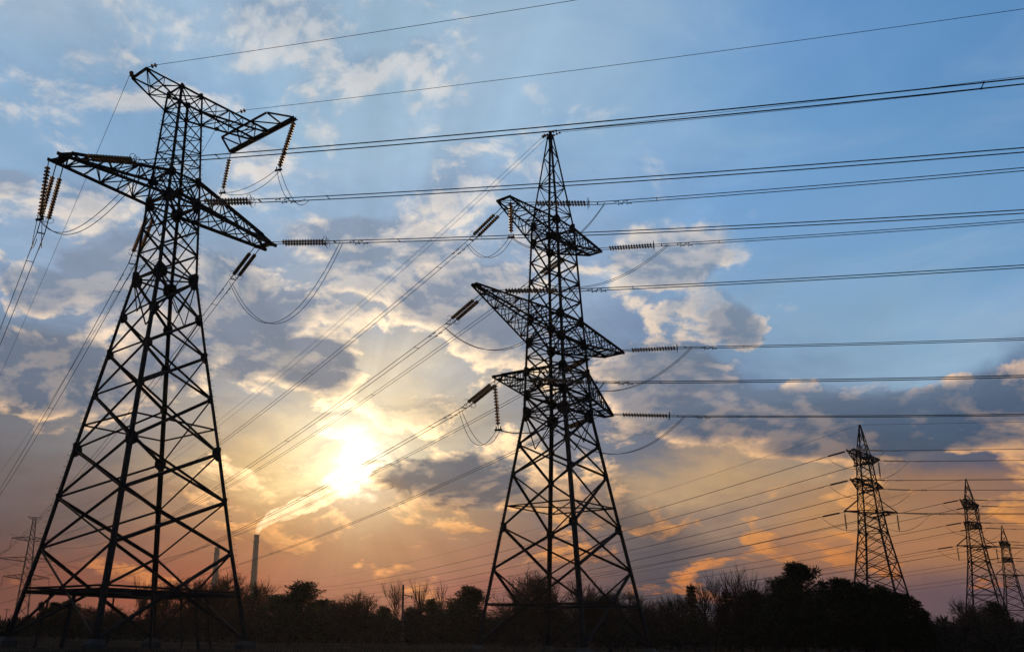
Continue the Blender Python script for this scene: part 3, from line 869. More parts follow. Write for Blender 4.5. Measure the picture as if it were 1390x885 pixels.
phase('T2f', T2, (-8.0, .5, 19.9), 'R', [(920, 564), (1390, 562)], ('pulling right from the middle pylon\'s lowest right arm', 'from the middle pylon\'s lowest right arm, lowest to the right edge'), s_e=5.9)
phase('T2a', T2, (6.5, -.75, 35.6), 'L', [(644.7, 326.5), (455, 480), (340, 569.5), (219.6, 653.5), (135.6, 707.8)], ('slanting down left from the middle pylon\'s top left arm', 'from the middle pylon\'s top left arm down to the small far pylon'), s_e=5.0)
phase('T2b', T2, (-4.5, -1.05, 35.2), 'L', [(735, 372), (668, 422), (309.5, 661)], ('slanting behind the middle pylon below its top right arm', 'from below the middle pylon\'s top right arm down left'), s_e=5.2)
phase('T2c', T2, (9.9, -.35, 26.5), 'L', [(600.4, 446), (308, 653)], ('slanting down left from the middle pylon\'s long middle left arm', 'from the middle pylon\'s long middle left arm, above the sun'), s_e=5.2)
phase('T2d', T2, (-8.3, -1.1, 26.1), 'L', [(706, 537.6), (515, 637), (340, 719)], ('slanting behind the middle pylon below its middle right arm', 'from the middle pylon\'s middle right arm, crossing below the sun'), s_e=5.4)
phase('T2e', T2, (7.6, -.45, 19.95), 'L', [(622.5, 558), (505.6, 624.5), (340, 712)], ('slanting down left from the middle pylon\'s lowest left arm', 'from the middle pylon\'s lowest left arm, crossing the sun\'s glare'), s_e=5.2)
phase('T2f', T2, (-7.6, -.45, 19.9), 'L', [(730, 599), (640.7, 640), (419, 732), (340, 761.6)], ('slanting behind the middle pylon below its lowest right arm', 'from the middle pylon\'s lowest right arm, lowest down to the left'), s_e=5.4)

def earth(label, A, hd, pts, c, s_end, r=.018):
    fit = fit_wire(A, hd, pts, c)
    st, _ = bundle(label, A, hd, fit, c, .9, s_end, r=r, n_sub=1, damp=False, group='earth wires')
    t = empty('earth_wire_clamp', A)
    tag(t, label.replace('earth wire', 'clamp of the wire').replace(' from the left pylon', ' on the left pylon'), 'insulator', 'earth wire clamps')
    m = MB(); m.tube([(0, 0, 0), st - A], .03, 5); m.build('link', CAP, t)
    d = st - A
    x, y, z, L = frame_of(Vector((0, 0, 0)), d)
    for k in (.45, .75):
        c_ = d * k
        link('insulator_disc', DISC, t, Matrix(((x.x, y.x, z.x, c_.x), (x.y, y.y, z.y, c_.y), (x.z, y.z, z.z, c_.z), (0, 0, 0, 1))))
earth('earth wire leaving the left pylon\'s top left corner for the upper edge', T1.w((3.95, .95, 39.5)), HR, [(230, 86), (785, 0)], 3.5e-4, 262)
earth('earth wire from the left pylon\'s top right arm to the right edge', T1.w((-4.2, .95, 39.75)), HR, [(335, 150), (760, 97.5), (1390, 13)], 3.5e-4, 262)
earth('earth wire dropping left from the left pylon\'s top left corner', T1.w((3.95, -.95, 39.4)), HL, [(105, 270), (4, 500)], 3.8e-4, 210)
earth('earth wire dropping behind the left pylon from its top right arm', T1.w((-4.0, -.95, 38.95)), HL, [(275, 206), (103, 490)], 3.8e-4, 210)
pk = T2.w((0, 0, 45.55))
earth('upper earth wire from the middle pylon\'s peak to the right edge', pk + Vector((-.2, -.25, 0)), HR, [(760, 177), (1390, 103.5)], 3.5e-4, 262)
earth('lower earth wire from the middle pylon\'s peak to the right edge', pk + Vector((.2, .25, 0)), HR, [(768, 179), (1390, 115)], 3.5e-4, 262)
earth('upper earth wire from the middle pylon\'s peak down to the left', pk + Vector((-.25, -.2, 0)), HL, [(717.5, 203), (581.5, 328), (300, 571), (173, 653), (73, 697)], 4.2e-4, 330)
earth('lower earth wire from the middle pylon\'s peak down to the left', pk + Vector((.25, .2, -.1)), HL, [(721, 206), (583, 332), (302, 579), (176, 660), (76, 704)], 4.2e-4, 330)

# ------------------------------------------------------------------ hanging strings and jumper loops
def local_at(py, px, fix, val):
    """local point of the pylon seen at px, with its local x (u) or y (v) given"""
    d = py.M.to_3x3().inverted() @ px_dir(*px)
    o = py.M.inverted() @ Vector((0, 0, 0))
    k = (val - o[fix]) / d[fix]
    return py.w(o + d * k)
def hang(label, P, Q, d0, d1, n=1):
    offs = [Vector((0, 0, 0))]
    return string_thing(label, P, Q, d0, d1, offs, .25, False, 'hanging jumper strings', 1.22)
def clamp(t, Q):
    m = MB(); q = Q - t.location; h = Vector((.94, -.34, 0)) * .3
    m.bar(q - h, q + h, .12); m.bar(q - h * .6 + Vector((0, 0, .3)), q - h * .6, .06); m.bar(q + h * .6 + Vector((0, 0, .3)), q + h * .6, .06)
    m.build('jumper_clamp', CAP, t)
Y = {}
def hung(key, label, P, Q, d0):
    L = (Q - P).length
    clamp(hang(label, P, Q, d0, L - .35), Q)
    Y[key] = Q
P = T1.w((9.35, -.6, 30.1)); hung('T1l', 'vertical glass insulator string at the tip of the left pylon\'s lower left arm', P, P + Vector((-.1, .2, -4.3)), .45)
P = T1.w((-7.6, -4.15, 39.65)); hung('T1a', 'vertical glass string at the near end of the left pylon\'s T-shaped top beam', P, local_at(T1, (302, 262), 1, -4.6), .6)
P = T1.w((-7.6, 4.15, 39.65)); hung('T1b', 'vertical glass string at the right end of the left pylon\'s T-shaped top beam', P, local_at(T1, (378, 231), 1, 3.7), .35)
P = T2.w((7.35, .65, 35.85)); hung('T2a', 'vertical insulator string under the middle pylon\'s top left arm tip', P, P + Vector((.0, 0, -3.7)), .4)
P = T2.w((8.4, -.4, 19.85)); hung('T2e', 'vertical insulator string under the middle pylon\'s lowest left arm tip', P, P + Vector((.3, .1, -4.2)), .5)

def spline(pts, n=30):
    """smooth curve through points (centripetal enough for wires)"""
    P = [pts[0] * 2 - pts[1]] + pts + [pts[-1] * 2 - pts[-2]]
    out = []
    k = max(4, n // (len(pts) - 1))
    for i in range(1, len(P) - 2):
        for j in range(k):
            t = j / k
            a, b, c_, d = P[i - 1], P[i], P[i + 1], P[i + 2]
            out.append(.5 * ((2 * b) + (c_ - a) * t + (2 * a - 5 * b + 4 * c_ - d) * t * t + (3 * b - a - 3 * c_ + d) * t ** 3))
    out.append(P[-2])
    return out
def drop(P, Q, sag, n=18, skew=0.0):
    return [P.lerp(Q, t) - Vector((0, 0, sag * 4 * t * (1 - t) * (1 + skew * (t - .5)))) for t in [i / n for i in range(n + 1)]]
def loop(label, curves, sep=.30, sp=(.33, .7)):
    P0 = curves[0][0]
    t = empty('jumper_loop', P0)
    tag(t, label, 'jumper wire', 'jumper loops')
    for cv in curves:
        for s in (-1, 1):
            m = MB()
            n = len(cv)
            pts = []
            for i, p in enumerate(cv):
                h = (cv[min(i + 1, n - 1)] - cv[max(i - 1, 0)])
                h = Vector((-h.y, h.x, 0)).normalized() if Vector((h.x, h.y, 0)).length > 1e-4 else Vector((1, 0, 0))
                f = math.sin(math.pi * i / (n - 1)) * .5 + .5
                pts.append(p + h * sep * s * f + Vector((0, 0, .06 * s * math.sin(math.pi * i / (n - 1)))) - P0)
            m.tube(pts, .024, 5)
            m.build('conductor', WIRE, t)
    return t
def end(key): return ENDS[key][0]
def via(P, Q, px):
    """sag that makes the loop from P to Q pass through the measured lowest point"""
    hd = math.atan2(Q.y - P.y, Q.x - P.x)
    s, z = on_plane(px, P, hd)
    L = math.hypot(Q.x - P.x, Q.y - P.y)
    t = min(.85, max(.15, s / L))
    return max(1.5, min(6.0, (P.z + (Q.z - P.z) * t - z) / (4 * t * (1 - t))))
P, Q = end('T1rL'), end('T1rR'); loop('deep jumper loop under the left pylon\'s lower right arm', [drop(P, Q, via(P, Q, (365, 439)), 26)])
P, Q, M_ = end('T1lL'), end('T1lR'), Y['T1l']
loop('jumper wires looping under the left pylon\'s lower left arm', [drop(P, M_, 1.3), drop(M_, Q, 2.2, 24, -.9)])
P, Q = end('T1mL'), end('T1mR')
loop('jumper wires looped round the left pylon\'s top beam strings', [drop(Q + (Q - T1.w((-.75, 1.45, 30.3))).normalized() * 3.2, Y['T1b'], 1.3), drop(Y['T1b'], Y['T1a'], .75), drop(Y['T1a'], P, 1.6)])
P, Q, M_ = end('T2aL'), end('T2aR'), Y['T2a']
loop('jumper wires under the middle pylon\'s top left arm', [drop(P, M_, 1.6), drop(M_, Q, 2.4, 24)])
P, Q = end('T2bL'), end('T2bR'); loop('jumper wires under the middle pylon\'s top right arm', [drop(P, Q, via(P, Q, (850, 372)), 26)])
P, Q = end('T2cL'), end('T2cR'); loop('jumper wires under the middle pylon\'s long middle left arm', [drop(P, Q, via(P, Q, (664, 475)), 26)])
P, Q = end('T2dL'), end('T2dR'); loop('jumper wires under the middle pylon\'s middle right arm', [drop(P, Q, via(P, Q, (872, 520)), 26)])
P, Q, M_ = end('T2eL'), end('T2eR'), Y['T2e']
loop('jumper wires under the middle pylon\'s lowest left arm', [drop(P, M_, 2.0), drop(M_, Q, 1.6, 24)])
P, Q = end('T2fL'), end('T2fR'); loop('jumper wires under the middle pylon\'s lowest right arm', [drop(P, Q, via(P, Q, (880, 604)), 26)])

# ------------------------------------------------------------------ strings and wires of the distant pylons
def far_lines(py, who, hl, hr, left_far, lm=(-.083, 1.25e-4), rm=(-.02, 1.0e-4), lend=650, rend=230, low_dir=True):
    hl, hr = R(hl), R(hr)
    spots = [('top left arm', (7.5, 0, 38.8)), ('top right arm', (-7.4, 0, 38.8)), ('middle left arm', (8.0, 0, 32.6)), ('middle right arm', (-8.0, 0, 32.6)),
             ('low left beam', (3.8, -3.8, 26.7)), ('low right beam', (-3.8, 3.8, 26.7))]
    for nm, a in spots:
        A = py.w(a)
        ends = []
        for hd, (m, c), send, way in ((hl, lm, lend, 'left'), (hr, rm, rend, 'right')):
            Q = Vector((A.x + math.cos(hd) * 6.5, A.y + math.sin(hd) * 6.5, A.z - .35))
            t = empty('insulator_string', A)
            tag(t, f'dark insulator string stretching {way} from the {who} pylon\'s {nm}', 'insulator', 'insulator strings on the distant pylons')
            mb = MB(); mb.tube([(0, 0, 0), Q - A], .05, 4); mb.build('string_rod', CAP, t)
            mb = MB()
            z = (Q - A).normalized()
            for i in range(22):
                p = z * (1.6 + i * .2)
                mb.tube([p, p + z * .13], .20, 7, .08)
            mb.build('insulator_discs', CAP, t)
            bundle(f'distant twin wires running {way} from the {who} pylon\'s {nm}', Vector((A.x, A.y, A.z)), hd, (Q.z - m * 6.5, m), c, 6.5, send, r=.035, sep=.14, spacers=(), group='distant power line wires')
            ends.append(Q)
        lo = loop(f'jumper loop under the {who} pylon\'s {nm}', [drop(ends[0], ends[1], 3.2, 16)], .08)
        for ch in lo.children: pass
    A = py.w((0, 0, 45.5))
    for hd, (m, c), send, way in ((hl, lm, lend, 'left'), (hr, rm, rend, 'right')):
        bundle(f'earth wire running {way} from the {who} pylon\'s peak', A, hd, (45.5, m), c, .1, send, r=.03, n_sub=1, damp=False, group='distant power line wires')
    for nm, a in (('top left arm', (7.6, .5, 38.8)), ('top right arm', (-7.5, .5, 38.8)), ('low left beam', (3.9, -3.9, 26.7)), ('low right beam', (-3.9, 3.9, 26.7))):
        A = py.w(a)
        t = empty('insulator_string', A)
        tag(t, f'short insulator string hanging from the {who} pylon\'s {nm}', 'insulator', 'insulator strings on the distant pylons')
        mb = MB(); mb.tube([(0, 0, 0), (0, 0, -4.0)], .05, 4); mb.build('string_rod', CAP, t)
        mb = MB()
        for i in range(15): mb.tube([(0, 0, -.6 - i * .2), (0, 0, -.73 - i * .2)], .21, 7, .08)
        mb.build('insulator_discs', CAP, t)
far_lines(P3, 'tallest right-hand', 113, -14, None)
far_lines(P4, 'middle right-hand', 113, -14, None, lend=600)
far_lines(P5, 'smallest right-hand', 113, -14, None, lend=560)

# suspension strings and onward spans of the small far pylon
for nm, u, z in (('upper', 7.4, 34.2), ('middle', 11.2, 26.2), ('lower', 8.5, 19.4)):
    for s, sd in ((1, 'left'), (-1, 'right')):
        A = P6.w((s * u, 0, z))
        t = empty('insulator_string', A)
        tag(t, f'thin insulator string hanging from the small far pylon\'s {nm} {sd} arm', 'insulator', 'insulator strings on the distant pylons')
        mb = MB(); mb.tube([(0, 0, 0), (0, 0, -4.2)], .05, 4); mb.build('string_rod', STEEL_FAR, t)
        mb = MB()
        for i in range(16): mb.tube([(0, 0, -.5 - i * .2), (0, 0, -.61 - i * .2)], .16, 7, .06)
        mb.build('insulator_discs', CAP, t)
        bundle(f'far wires sagging left beyond the small pylon\'s {nm} {sd} arm', A, R(131), (z - 4.2, -.10), 3.2e-4, 0.0, 310, r=.04, sep=.14, spacers=(), damp=False, group='distant power line wires')

# ------------------------------------------------------------------ ground, grass, woods
def at(x, y, Y):
    d = px_dir(x, y)
    return d * (Y / d.y)

def ground_h(x, y):
    r = math.hypot(x, y)
    k = max(0.0, min(1.0, (r - 12) / 40)) * (1 if r < 400 else max(0, 1 - (r - 400) / 400))
    return GROUND + k * (.10 * math.sin(x * .11 + 1.3) + .08 * math.sin(y * .17 + x * .05) + .05 * math.sin(x * .31 - y * .23))
vs, fs = [], []
rings = [0, 3, 6, 10, 14, 19, 25, 31, 37, 43, 49, 55, 61, 67, 74, 82, 91, 101, 113, 128, 146, 170, 200, 240, 300, 380, 480, 650, 900, 1400, 2200, 3500, 5500, 9000]
NS = 160
for r in rings:
    for j in range(NS):
        a = math.tau * j / NS
        x, y = r * math.sin(a), r * math.cos(a)
        vs.append((x, y, ground_h(x, y)))
for i in range(len(rings) - 1):
    for j in range(NS):
        fs.append((i * NS + j, i * NS + (j + 1) % NS, (i + 1) * NS + (j + 1) % NS, (i + 1) * NS + j)[::-1])
g = link('ground', mesh('ground', vs, fs, SOIL, True))
tag(g, kind='structure')

rng = random.Random(11)
vs, fs = [], []
for i in range(26000):
    y = 20 + 95 * rng.random() ** .8
    x = rng.uniform(-.62, .85) * (y + 8)
    if math.sin(x * .19 + 2) + math.sin(y * .23 + x * .07) + rng.uniform(-1.2, 1.2) < -.4: continue
    h = rng.uniform(.08, .34) * (1.5 if rng.random() < .06 else 1)
    w = rng.uniform(.012, .03)
    a = rng.uniform(0, math.pi)
    z = ground_h(x, y) - .02
    lx, ly = rng.uniform(-.14, .14), rng.uniform(-.14, .14)
    k = len(vs)
    vs += [(x - w * math.cos(a), y - w * math.sin(a), z), (x + w * math.cos(a), y + w * math.sin(a), z), (x + lx, y + ly, z + h)]
    fs.append((k, k + 1, k + 2))
tag(link('dry_grass', mesh('dry_grass', vs, fs, GRASS)), kind='stuff')

def branch(mb, tw, p, d, L, r, lev, rng, spread, up, kids, top):
    n = 4 if lev < 2 else 3
    pts = [p]
    q = p.copy()
    dd = d.copy()
    for i in range(n):
        dd = (dd + Vector((rng.uniform(-1, 1), rng.uniform(-1, 1), rng.uniform(-.6, 1) + up)) * (.16 if lev else .06)).normalized()
        q = q + dd * (L / n)
        pts.append(q.copy())
    r = max(r, .013)
    (mb if lev == 0 else tw).tube(pts, r, 6 if lev == 0 else 4 if lev < 2 else 3, r * (.35 if lev else .28), False)
    if lev >= top: return
    for k in range(kids[lev]):
        t = rng.uniform(.24 if lev == 0 else .2, 1.0) if k else .98
        f = t * n
        i = min(n - 1, int(f))
        b = pts[i].lerp(pts[i + 1], f - i)
        ax = (pts[i + 1] - pts[i]).normalized()
        side = Vector((rng.gauss(0, 1), rng.gauss(0, 1), rng.gauss(0, .6))); side = (side - ax * side.dot(ax)).normalized()
        ang = rng.uniform(.45, 1.0) * spread if k else .12
        nd = (ax * math.cos(ang) + side * math.sin(ang) + Vector((0, 0, .15 + up * .3))).normalized()
        branch(mb, tw, b, nd, L * rng.uniform(.42, .66) * (1.15 - .45 * t if lev == 0 else 1), r * (.58 - .18 * t) if lev == 0 else r * .5, lev + 1, rng, spread, up, kids, top)

def bare_tree(seed, slender=False, low=False):
    rng = random.Random(seed)
    mb, tw = MB(), MB()
    if slender:
        branch(mb, tw, Vector((0, 0, 0)), Vector((rng.uniform(-.06, .06), 0, 1)), 8.4, .24, 0, rng, .72, .22, (14, 6, 4), 3)
    elif low:
        for k in range(5):
            d = Vector((rng.uniform(-.5, .5), rng.uniform(-.5, .5), 1)).normalized()
            branch(mb, tw, Vector((rng.uniform(-.5, .5), rng.uniform(-.5, .5), 0)), d, 4.6 * rng.uniform(.8, 1.2), .09, 0, rng, .7, .25, (9, 6, 4), 3)
    else:
        branch(mb, tw, Vector((0, 0, 0)), Vector((rng.uniform(-.08, .08), 0, 1)), 5.6, .30, 0, rng, 1.2, -.02, (17, 9, 6, 4), 4)
    top = max(v[2] for v in tw.v)
    s = 10 / top
    mb.v = [tuple(c * s for c in v) for v in mb.v]; tw.v = [tuple(c * s for c in v) for v in tw.v]
    return mesh('trunk', mb.v, mb.f, BARK), mesh('bare_crown', tw.v, tw.f, TWIG)

def pine_tree(seed, spire=False):
    rng = random.Random(seed)
    mb = MB()
    H = 10.0
    mb.tube([Vector((rng.uniform(-.1, .1) * i, rng.uniform(-.1, .1) * i, i * H / 6)) for i in range(7)], .2, 6, .04)
    vs, fs = [], []
    def clump(c, rx, rz, n):
        for i in range(n):
            a, b, rr = rng.uniform(0, math.tau), rng.uniform(-1, 1), rng.random() ** .4
            q = Vector((math.cos(a) * math.sqrt(1 - b * b) * rx * rr, math.sin(a) * math.sqrt(1 - b * b) * rx * rr, b * rz * rr))
            d = (q.normalized() + Vector((rng.gauss(0, .5), rng.gauss(0, .5), rng.gauss(.35, .4)))).normalized() * rng.uniform(.22, .42)
            w = d.cross(Vector((rng.gauss(0, 1), rng.gauss(0, 1), rng.gauss(0, 1)))).normalized() * rng.uniform(.05, .10)
            k = len(vs)
            p = c + q
            vs.extend([tuple(p - w), tuple(p + w), tuple(p + d + w * .3), tuple(p + d - w * .3)])
            fs.append((k, k + 1, k + 2, k + 3))
    if spire:
        for i in range(15):
            z = 1.6 + i * .58
            rad = 2.5 * (1 - (z - 1.2) / 9.4) + .15
            for k in range(7):
                a = rng.uniform(0, math.tau)
                L = rad * rng.uniform(.6, 1.15)
                e = Vector((math.cos(a) * L, math.sin(a) * L, z - .12 * L + rng.uniform(-.1, .2)))
                mb.tube([Vector((0, 0, z)), e], .035, 3, .012, False)
                for t in (.4, .7, 1.0):
                    clump(Vector((0, 0, z)).lerp(e, t), .34 + .25 * (1 - t), .17, 13)
        clump(Vector((0, 0, 10.0)), .18, .45, 24)
    else:
        for i in range(66):
            z = .9 + 8.6 * (i + rng.random()) / 66
            t = (z - .9) / 8.6
            rad = (3.7 * (1 - t ** 1.7) + .55) * rng.uniform(.4, 1.1)
            a = rng.uniform(0, math.tau)
            e = Vector((math.cos(a) * rad, math.sin(a) * rad, z + rng.uniform(.1, .8)))
            mb.tube([Vector((0, 0, z - .5)), Vector((0, 0, z - .5)).lerp(e, .5) + Vector((0, 0, .15)), e], .07, 4, .02, False)
            for k in range(3):
                c = Vector((0, 0, z)).lerp(e, .55 + .25 * k) + Vector((rng.gauss(0, .3), rng.gauss(0, .3), rng.gauss(0, .2)))
                clump(c, rng.uniform(.6, 1.1), rng.uniform(.36, .65), 58)
        for k in range(4): clump(Vector((rng.gauss(0, .5), rng.gauss(0, .5), 9.3 + rng.uniform(-.3, .5))), .7, .5, 60)
    return mesh('trunk', mb.v, mb.f, BARK), mesh('needle_crown', vs, fs, NEEDLE)

KIND = {
    'b': [bare_tree(s) for s in (3, 5, 8, 13)], 's': [bare_tree(s, True) for s in (21, 22, 25)], 'm': [bare_tree(s, False, True) for s in (31, 35, 38)],
    'p': [pine_tree(s) for s in (41, 43, 47)], 'f': [pine_tree(s, True) for s in (51, 53)]}
WORD = {'b': ('bare_tree', 'bare_crown'), 's': ('bare_tree', 'bare_crown'), 'm': ('bare_tree', 'bare_crown'), 'p': ('pine_tree', 'needle_crown'), 'f': ('fir_tree', 'needle_crown')}
def tree(kind, x, ytop, Y, label, wide=1.0, i=0):
    P = at(x, ytop, Y)
    gz = ground_h(P.x, P.y)
    s = (P.z - gz) / 10.0
    wide *= 1.12 if kind == 'p' else 1.1
    nm, cr = WORD[kind]
    t = empty(nm, (P.x, P.y, gz - .05), rng.uniform(0, math.tau))
    t.scale = (s * wide, s * wide, s)
    a, b = KIND[kind][i % len(KIND[kind])]
    link('trunk', a, t); link(cr, b, t)
    tag(t, label, 'tree', 'trees of the dark wood along the horizon')
TREES = [
    ('f', 57, 817, 120, 'small layered fir poking up left of the dark pines behind the left pylon', 1.0),
    ('p', 76, 818, 128, 'dark pine just right of the small layered fir behind the left pylon', 1.2),
    ('p', 96, 815, 132, 'round-topped dark pine inside the legs of the left pylon', 1.2),
    ('p', 38, 836, 150, 'low dark pine at the foot of the left pylon\'s outer leg', 1.3),
    ('m', 14, 842, 170, 'low scrubby tree at the left edge of the photo', 1.5),
    ('b', 126, 815, 140, 'brownish bare tree low behind the left pylon\'s near leg', 1.2),
    ('b', 158, 818, 150, 'brownish bare tree right of the left pylon\'s near leg', 1.2),
    ('s', 194, 777, 160, 'tall twin-stemmed bare tree between the left pylon\'s middle legs', 1.0),
    ('b', 228, 780, 165, 'bare tree behind the left pylon\'s far leg', .95),
    ('b', 258, 772, 160, 'broad bare tree between the left pylon\'s far leg and the shorter chimney', 1.05),
    ('b', 280, 778, 170, 'bare tree touching the shorter chimney on its left', .9),
    ('b', 312, 768, 150, 'bare tree between the two chimneys', 1.0),
    ('b', 326, 778, 165, 'bare tree behind the left pylon\'s right leg', .8),
    ('b', 358, 775, 140, 'slim bare tree directly right of the taller chimney', .75),
    ('p', 378, 808, 130, 'dark pine left of the tall dark pine near the taller chimney', 1.6),
    ('p', 411, 793, 118, 'tall rounded dark pine standing right of the taller chimney', 1.5),
    ('p', 436, 815, 125, 'lower dark pine on the right flank of the tall rounded pine', 1.7),
    ('b', 462, 803, 130, 'left one of the bare trees right of the tall rounded pine', .9),
    ('b', 484, 796, 124, 'middle bare tree with twisted limbs right of the tall rounded pine', 1.0),
    ('b', 500, 800, 135, 'right one of the bare trees with twisted limbs under the sun', .9),
    ('p', 521, 824, 130, 'small dark pine between the twisted bare trees and the lone pole', 1.1),
    ('s', 537, 778, 128, 'tall thin bare tree just left of the lone wooden pole', .8),
    ('s', 572, 781, 130, 'tall thin bare tree right of the lone wooden pole', .75),
    ('s', 603, 784, 128, 'tall thin bare tree midway between the lone pole and the middle pylon', .85),
    ('p', 585, 816, 135, 'small bushy pine between two thin bare trees', 1.1),
    ('p', 616, 820, 128, 'small dark pine right of the third thin bare tree', 1.2),
    ('p', 638, 798, 118, 'dark pine standing left of the middle pylon\'s left leg', 1.25),
    ('p', 560, 826, 140, 'low dark pine right beside the lone wooden pole', 1.3),
    ('b', 700, 778, 135, 'narrow bare tree left of the tallest tree under the middle pylon', .8),
    ('b', 722, 759, 130, 'tallest round-crowned bare tree under the middle pylon', .95),
    ('b', 748, 796, 140, 'bare tree behind the middle pylon\'s far leg', .9),
    ('b', 785, 779, 135, 'rounded bare tree behind the middle pylon\'s near leg', .9),
    ('b', 812, 797, 140, 'low bare tree just right of the middle pylon\'s near leg', .9),
    ('b', 832, 786, 138, 'broad bare tree under the right side of the middle pylon', 1.0),
    ('b', 858, 795, 145, 'bare tree inside the right leg of the middle pylon', 1.0),
    ('m', 884, 804, 140, 'bare scrub tree right of the middle pylon\'s right leg', 1.0),
    ('m', 903, 800, 138, 'bare brushy tree two places right of the middle pylon', .9),
    ('b', 918, 795, 135, 'rounded bare tree left of the small firs right of the middle pylon', .9),
    ('f', 938, 795, 120, 'small dark fir left of the many-stemmed bare tree', .9),
    ('s', 953, 776, 118, 'leaning bare stem at the left of the many-stemmed bare tree', .8),
    ('m', 972, 770, 116, 'many-stemmed bare tree in the gap between middle and right pylons', .95),
    ('s', 998, 760, 115, 'tallest bare tree in the gap between middle and right pylons', 1.0),
    ('s', 1016, 766, 117, 'bare tree with upright limbs right of the tallest one', .9),
    ('m', 1043, 779, 122, 'bare tree with curling twigs left of the big pine', .8),
    ('f', 985, 803, 120, 'dark fir in front of the many-stemmed bare tree', 1.1),
    ('p', 1020, 806, 118, 'low dark pine beneath the bare trees left of the big pine', 1.3),
    ('p', 1082, 767, 108, 'big dark pine standing highest left of the right-hand pylons', 1.0),
    ('p', 1062, 790, 112, 'dark pine leaning on the left flank of the big pine', 1.0),
    ('f', 1116, 789, 112, 'pointed dark fir right of the big pine', 1.0),
    ('p', 1141, 787, 108, 'round dark pine just left of the tallest right-hand pylon', 1.1),
    ('p', 1166, 795, 106, 'dark pine in front of the tallest right-hand pylon\'s left legs', 1.1),
    ('p', 1196, 799, 104, 'dark pine in front of the tallest right-hand pylon\'s middle', 1.1),
    ('p', 1221, 806, 102, 'dark pine at the right leg of the tallest right-hand pylon', 1.1),
    ('f', 1243, 815, 100, 'dark fir right of the tallest right-hand pylon, sloping down', 1.2),
    ('f', 1256, 830, 100, 'small low fir at the end of the dark slope of pines', 1.3),
    ('b', 1302, 806, 230, 'round bare tree left behind the middle-sized right-hand pylon', .9),
    ('b', 1332, 812, 235, 'bare tree behind the legs of the middle-sized right-hand pylon', .9),
    ('p', 1350, 819, 200, 'small dark pine between the two smallest right-hand pylons', 1.0),
    ('m', 1285, 840, 190, 'low brush tree left of the middle-sized right-hand pylon', 1.4),
    ('m', 1378, 832, 210, 'low brush tree below the smallest right-hand pylon', 1.4),
]
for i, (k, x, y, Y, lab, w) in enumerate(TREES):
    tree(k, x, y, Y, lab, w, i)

# the thicket below and between the trees
prof = [(-60, 850), (0, 845), (45, 839), (110, 824), (190, 829), (330, 819), (440, 816), (500, 825), (600, 822), (700, 821), (860, 818), (960, 816), (1050, 810), (1130, 803), (1190, 806), (1225, 818), (1262, 838), (1390, 842), (1470, 842)]
def topline(x):
    for (a, b), (c, d) in zip(prof, prof[1:]):
        if a <= x <= c: return b + (d - b) * (x - a) / (c - a)
    return 845
vs, fs = [], []
for i in range(100000):
    x = rng.uniform(-55, 1465)
    Y = rng.uniform(104, 175)
    yt = topline(x) + 5 * math.sin(x * .13 + Y) + 3 * math.sin(x * .41 + 2 * Y)
    P = at(x, yt, Y)
    gz = ground_h(P.x, P.y)
    t = rng.random() ** .7 * (.78 + .3 * math.sin(x * .09 + Y * .6) * math.sin(x * .033 + Y * 1.7))
    c = Vector((P.x, P.y, gz + (P.z - gz) * t))
    d = Vector((rng.gauss(0, .7), rng.gauss(0, .7), rng.uniform(-.4, 1))).normalized() * rng.uniform(.25, .9) * (1.2 - .6 * t)
    w = Vector((rng.gauss(0, 1), rng.gauss(0, .4), rng.gauss(0, .7))).normalized() * rng.uniform(.03, .13) * (1.25 - .8 * t)
    k = len(vs)
    vs += [tuple(c - w), tuple(c + w), tuple(c + d + w * .2)]
    fs.append((k, k + 1, k + 2))
tag(link('undergrowth', mesh('undergrowth', vs, fs, TWIG)), kind='stuff')
# far woods closing the horizon behind
vs, fs = [], []
for i in range(42000):
    x = rng.uniform(-120, 1520)
    Y = rng.uniform(190, 420)
    P = at(x, 846 + 4 * math.sin(x * .05 + Y * .1) + 3 * math.sin(x * .21), Y)
    t = rng.random()
    c = Vector((P.x, P.y, GROUND + max(1.0, P.z - GROUND) * t))
    d = Vector((rng.gauss(0, .4), rng.gauss(0, .4), 1)).normalized() * rng.uniform(.8, 2.2)
    w = Vector((rng.gauss(0, 1), rng.gauss(0, .4), rng.gauss(0, .3))).normalized() * rng.uniform(.15, .5)
    k = len(vs)
    vs += [tuple(c - w), tuple(c + w), tuple(c + d)]
    fs.append((k, k + 1, k + 2))
tag(link('far_woodland', mesh('far_woodland', vs, fs, TWIG)), kind='stuff')

# ------------------------------------------------------------------ chimneys, poles
def chimney(x, ytop, Y, r0, r1, label):
    P = at(x, ytop, Y)
    t = empty('factory_chimney', (P.x, P.y, GROUND))
    tag(t, label, 'chimney', 'factory chimneys')
    H = P.z - GROUND
    m = MB(); m.tube([(0, 0, 0), (0, 0, H * .5), (0, 0, H)], r0, 28, r1); m.build('shaft', CHIMNEY, t, True)
    for k, h in (('rim', H), ('gallery', H * .93), ('gallery', H * .62)):
        r = r0 + (r1 - r0) * h / H
        m = MB(); m.tube([(0, 0, h - .9), (0, 0, h + .35)], r + (.25 if k == 'rim' else .55), 28); m.build(k, CHIMNEY, t)
    m = MB()
    for i in range(40):
        z = H * i / 40
        r = r0 + (r1 - r0) * z / H
        m.bar((-.3, -r - .25, z), (.3, -r - .25, z), .1)
    m.bar((-.3, -r0 - .3, 0), (-.3, -r1 - .3, H), .12); m.bar((.3, -r0 - .3, 0), (.3, -r1 - .3, H), .12)
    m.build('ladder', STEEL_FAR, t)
    return P
CH = chimney(348.5, 726, 900, 3.7, 2.5, 'taller grey factory chimney giving off smoke right of the left pylon')
chimney(295, 743, 930, 3.6, 2.5, 'shorter grey factory chimney without smoke behind the left pylon\'s right leg')

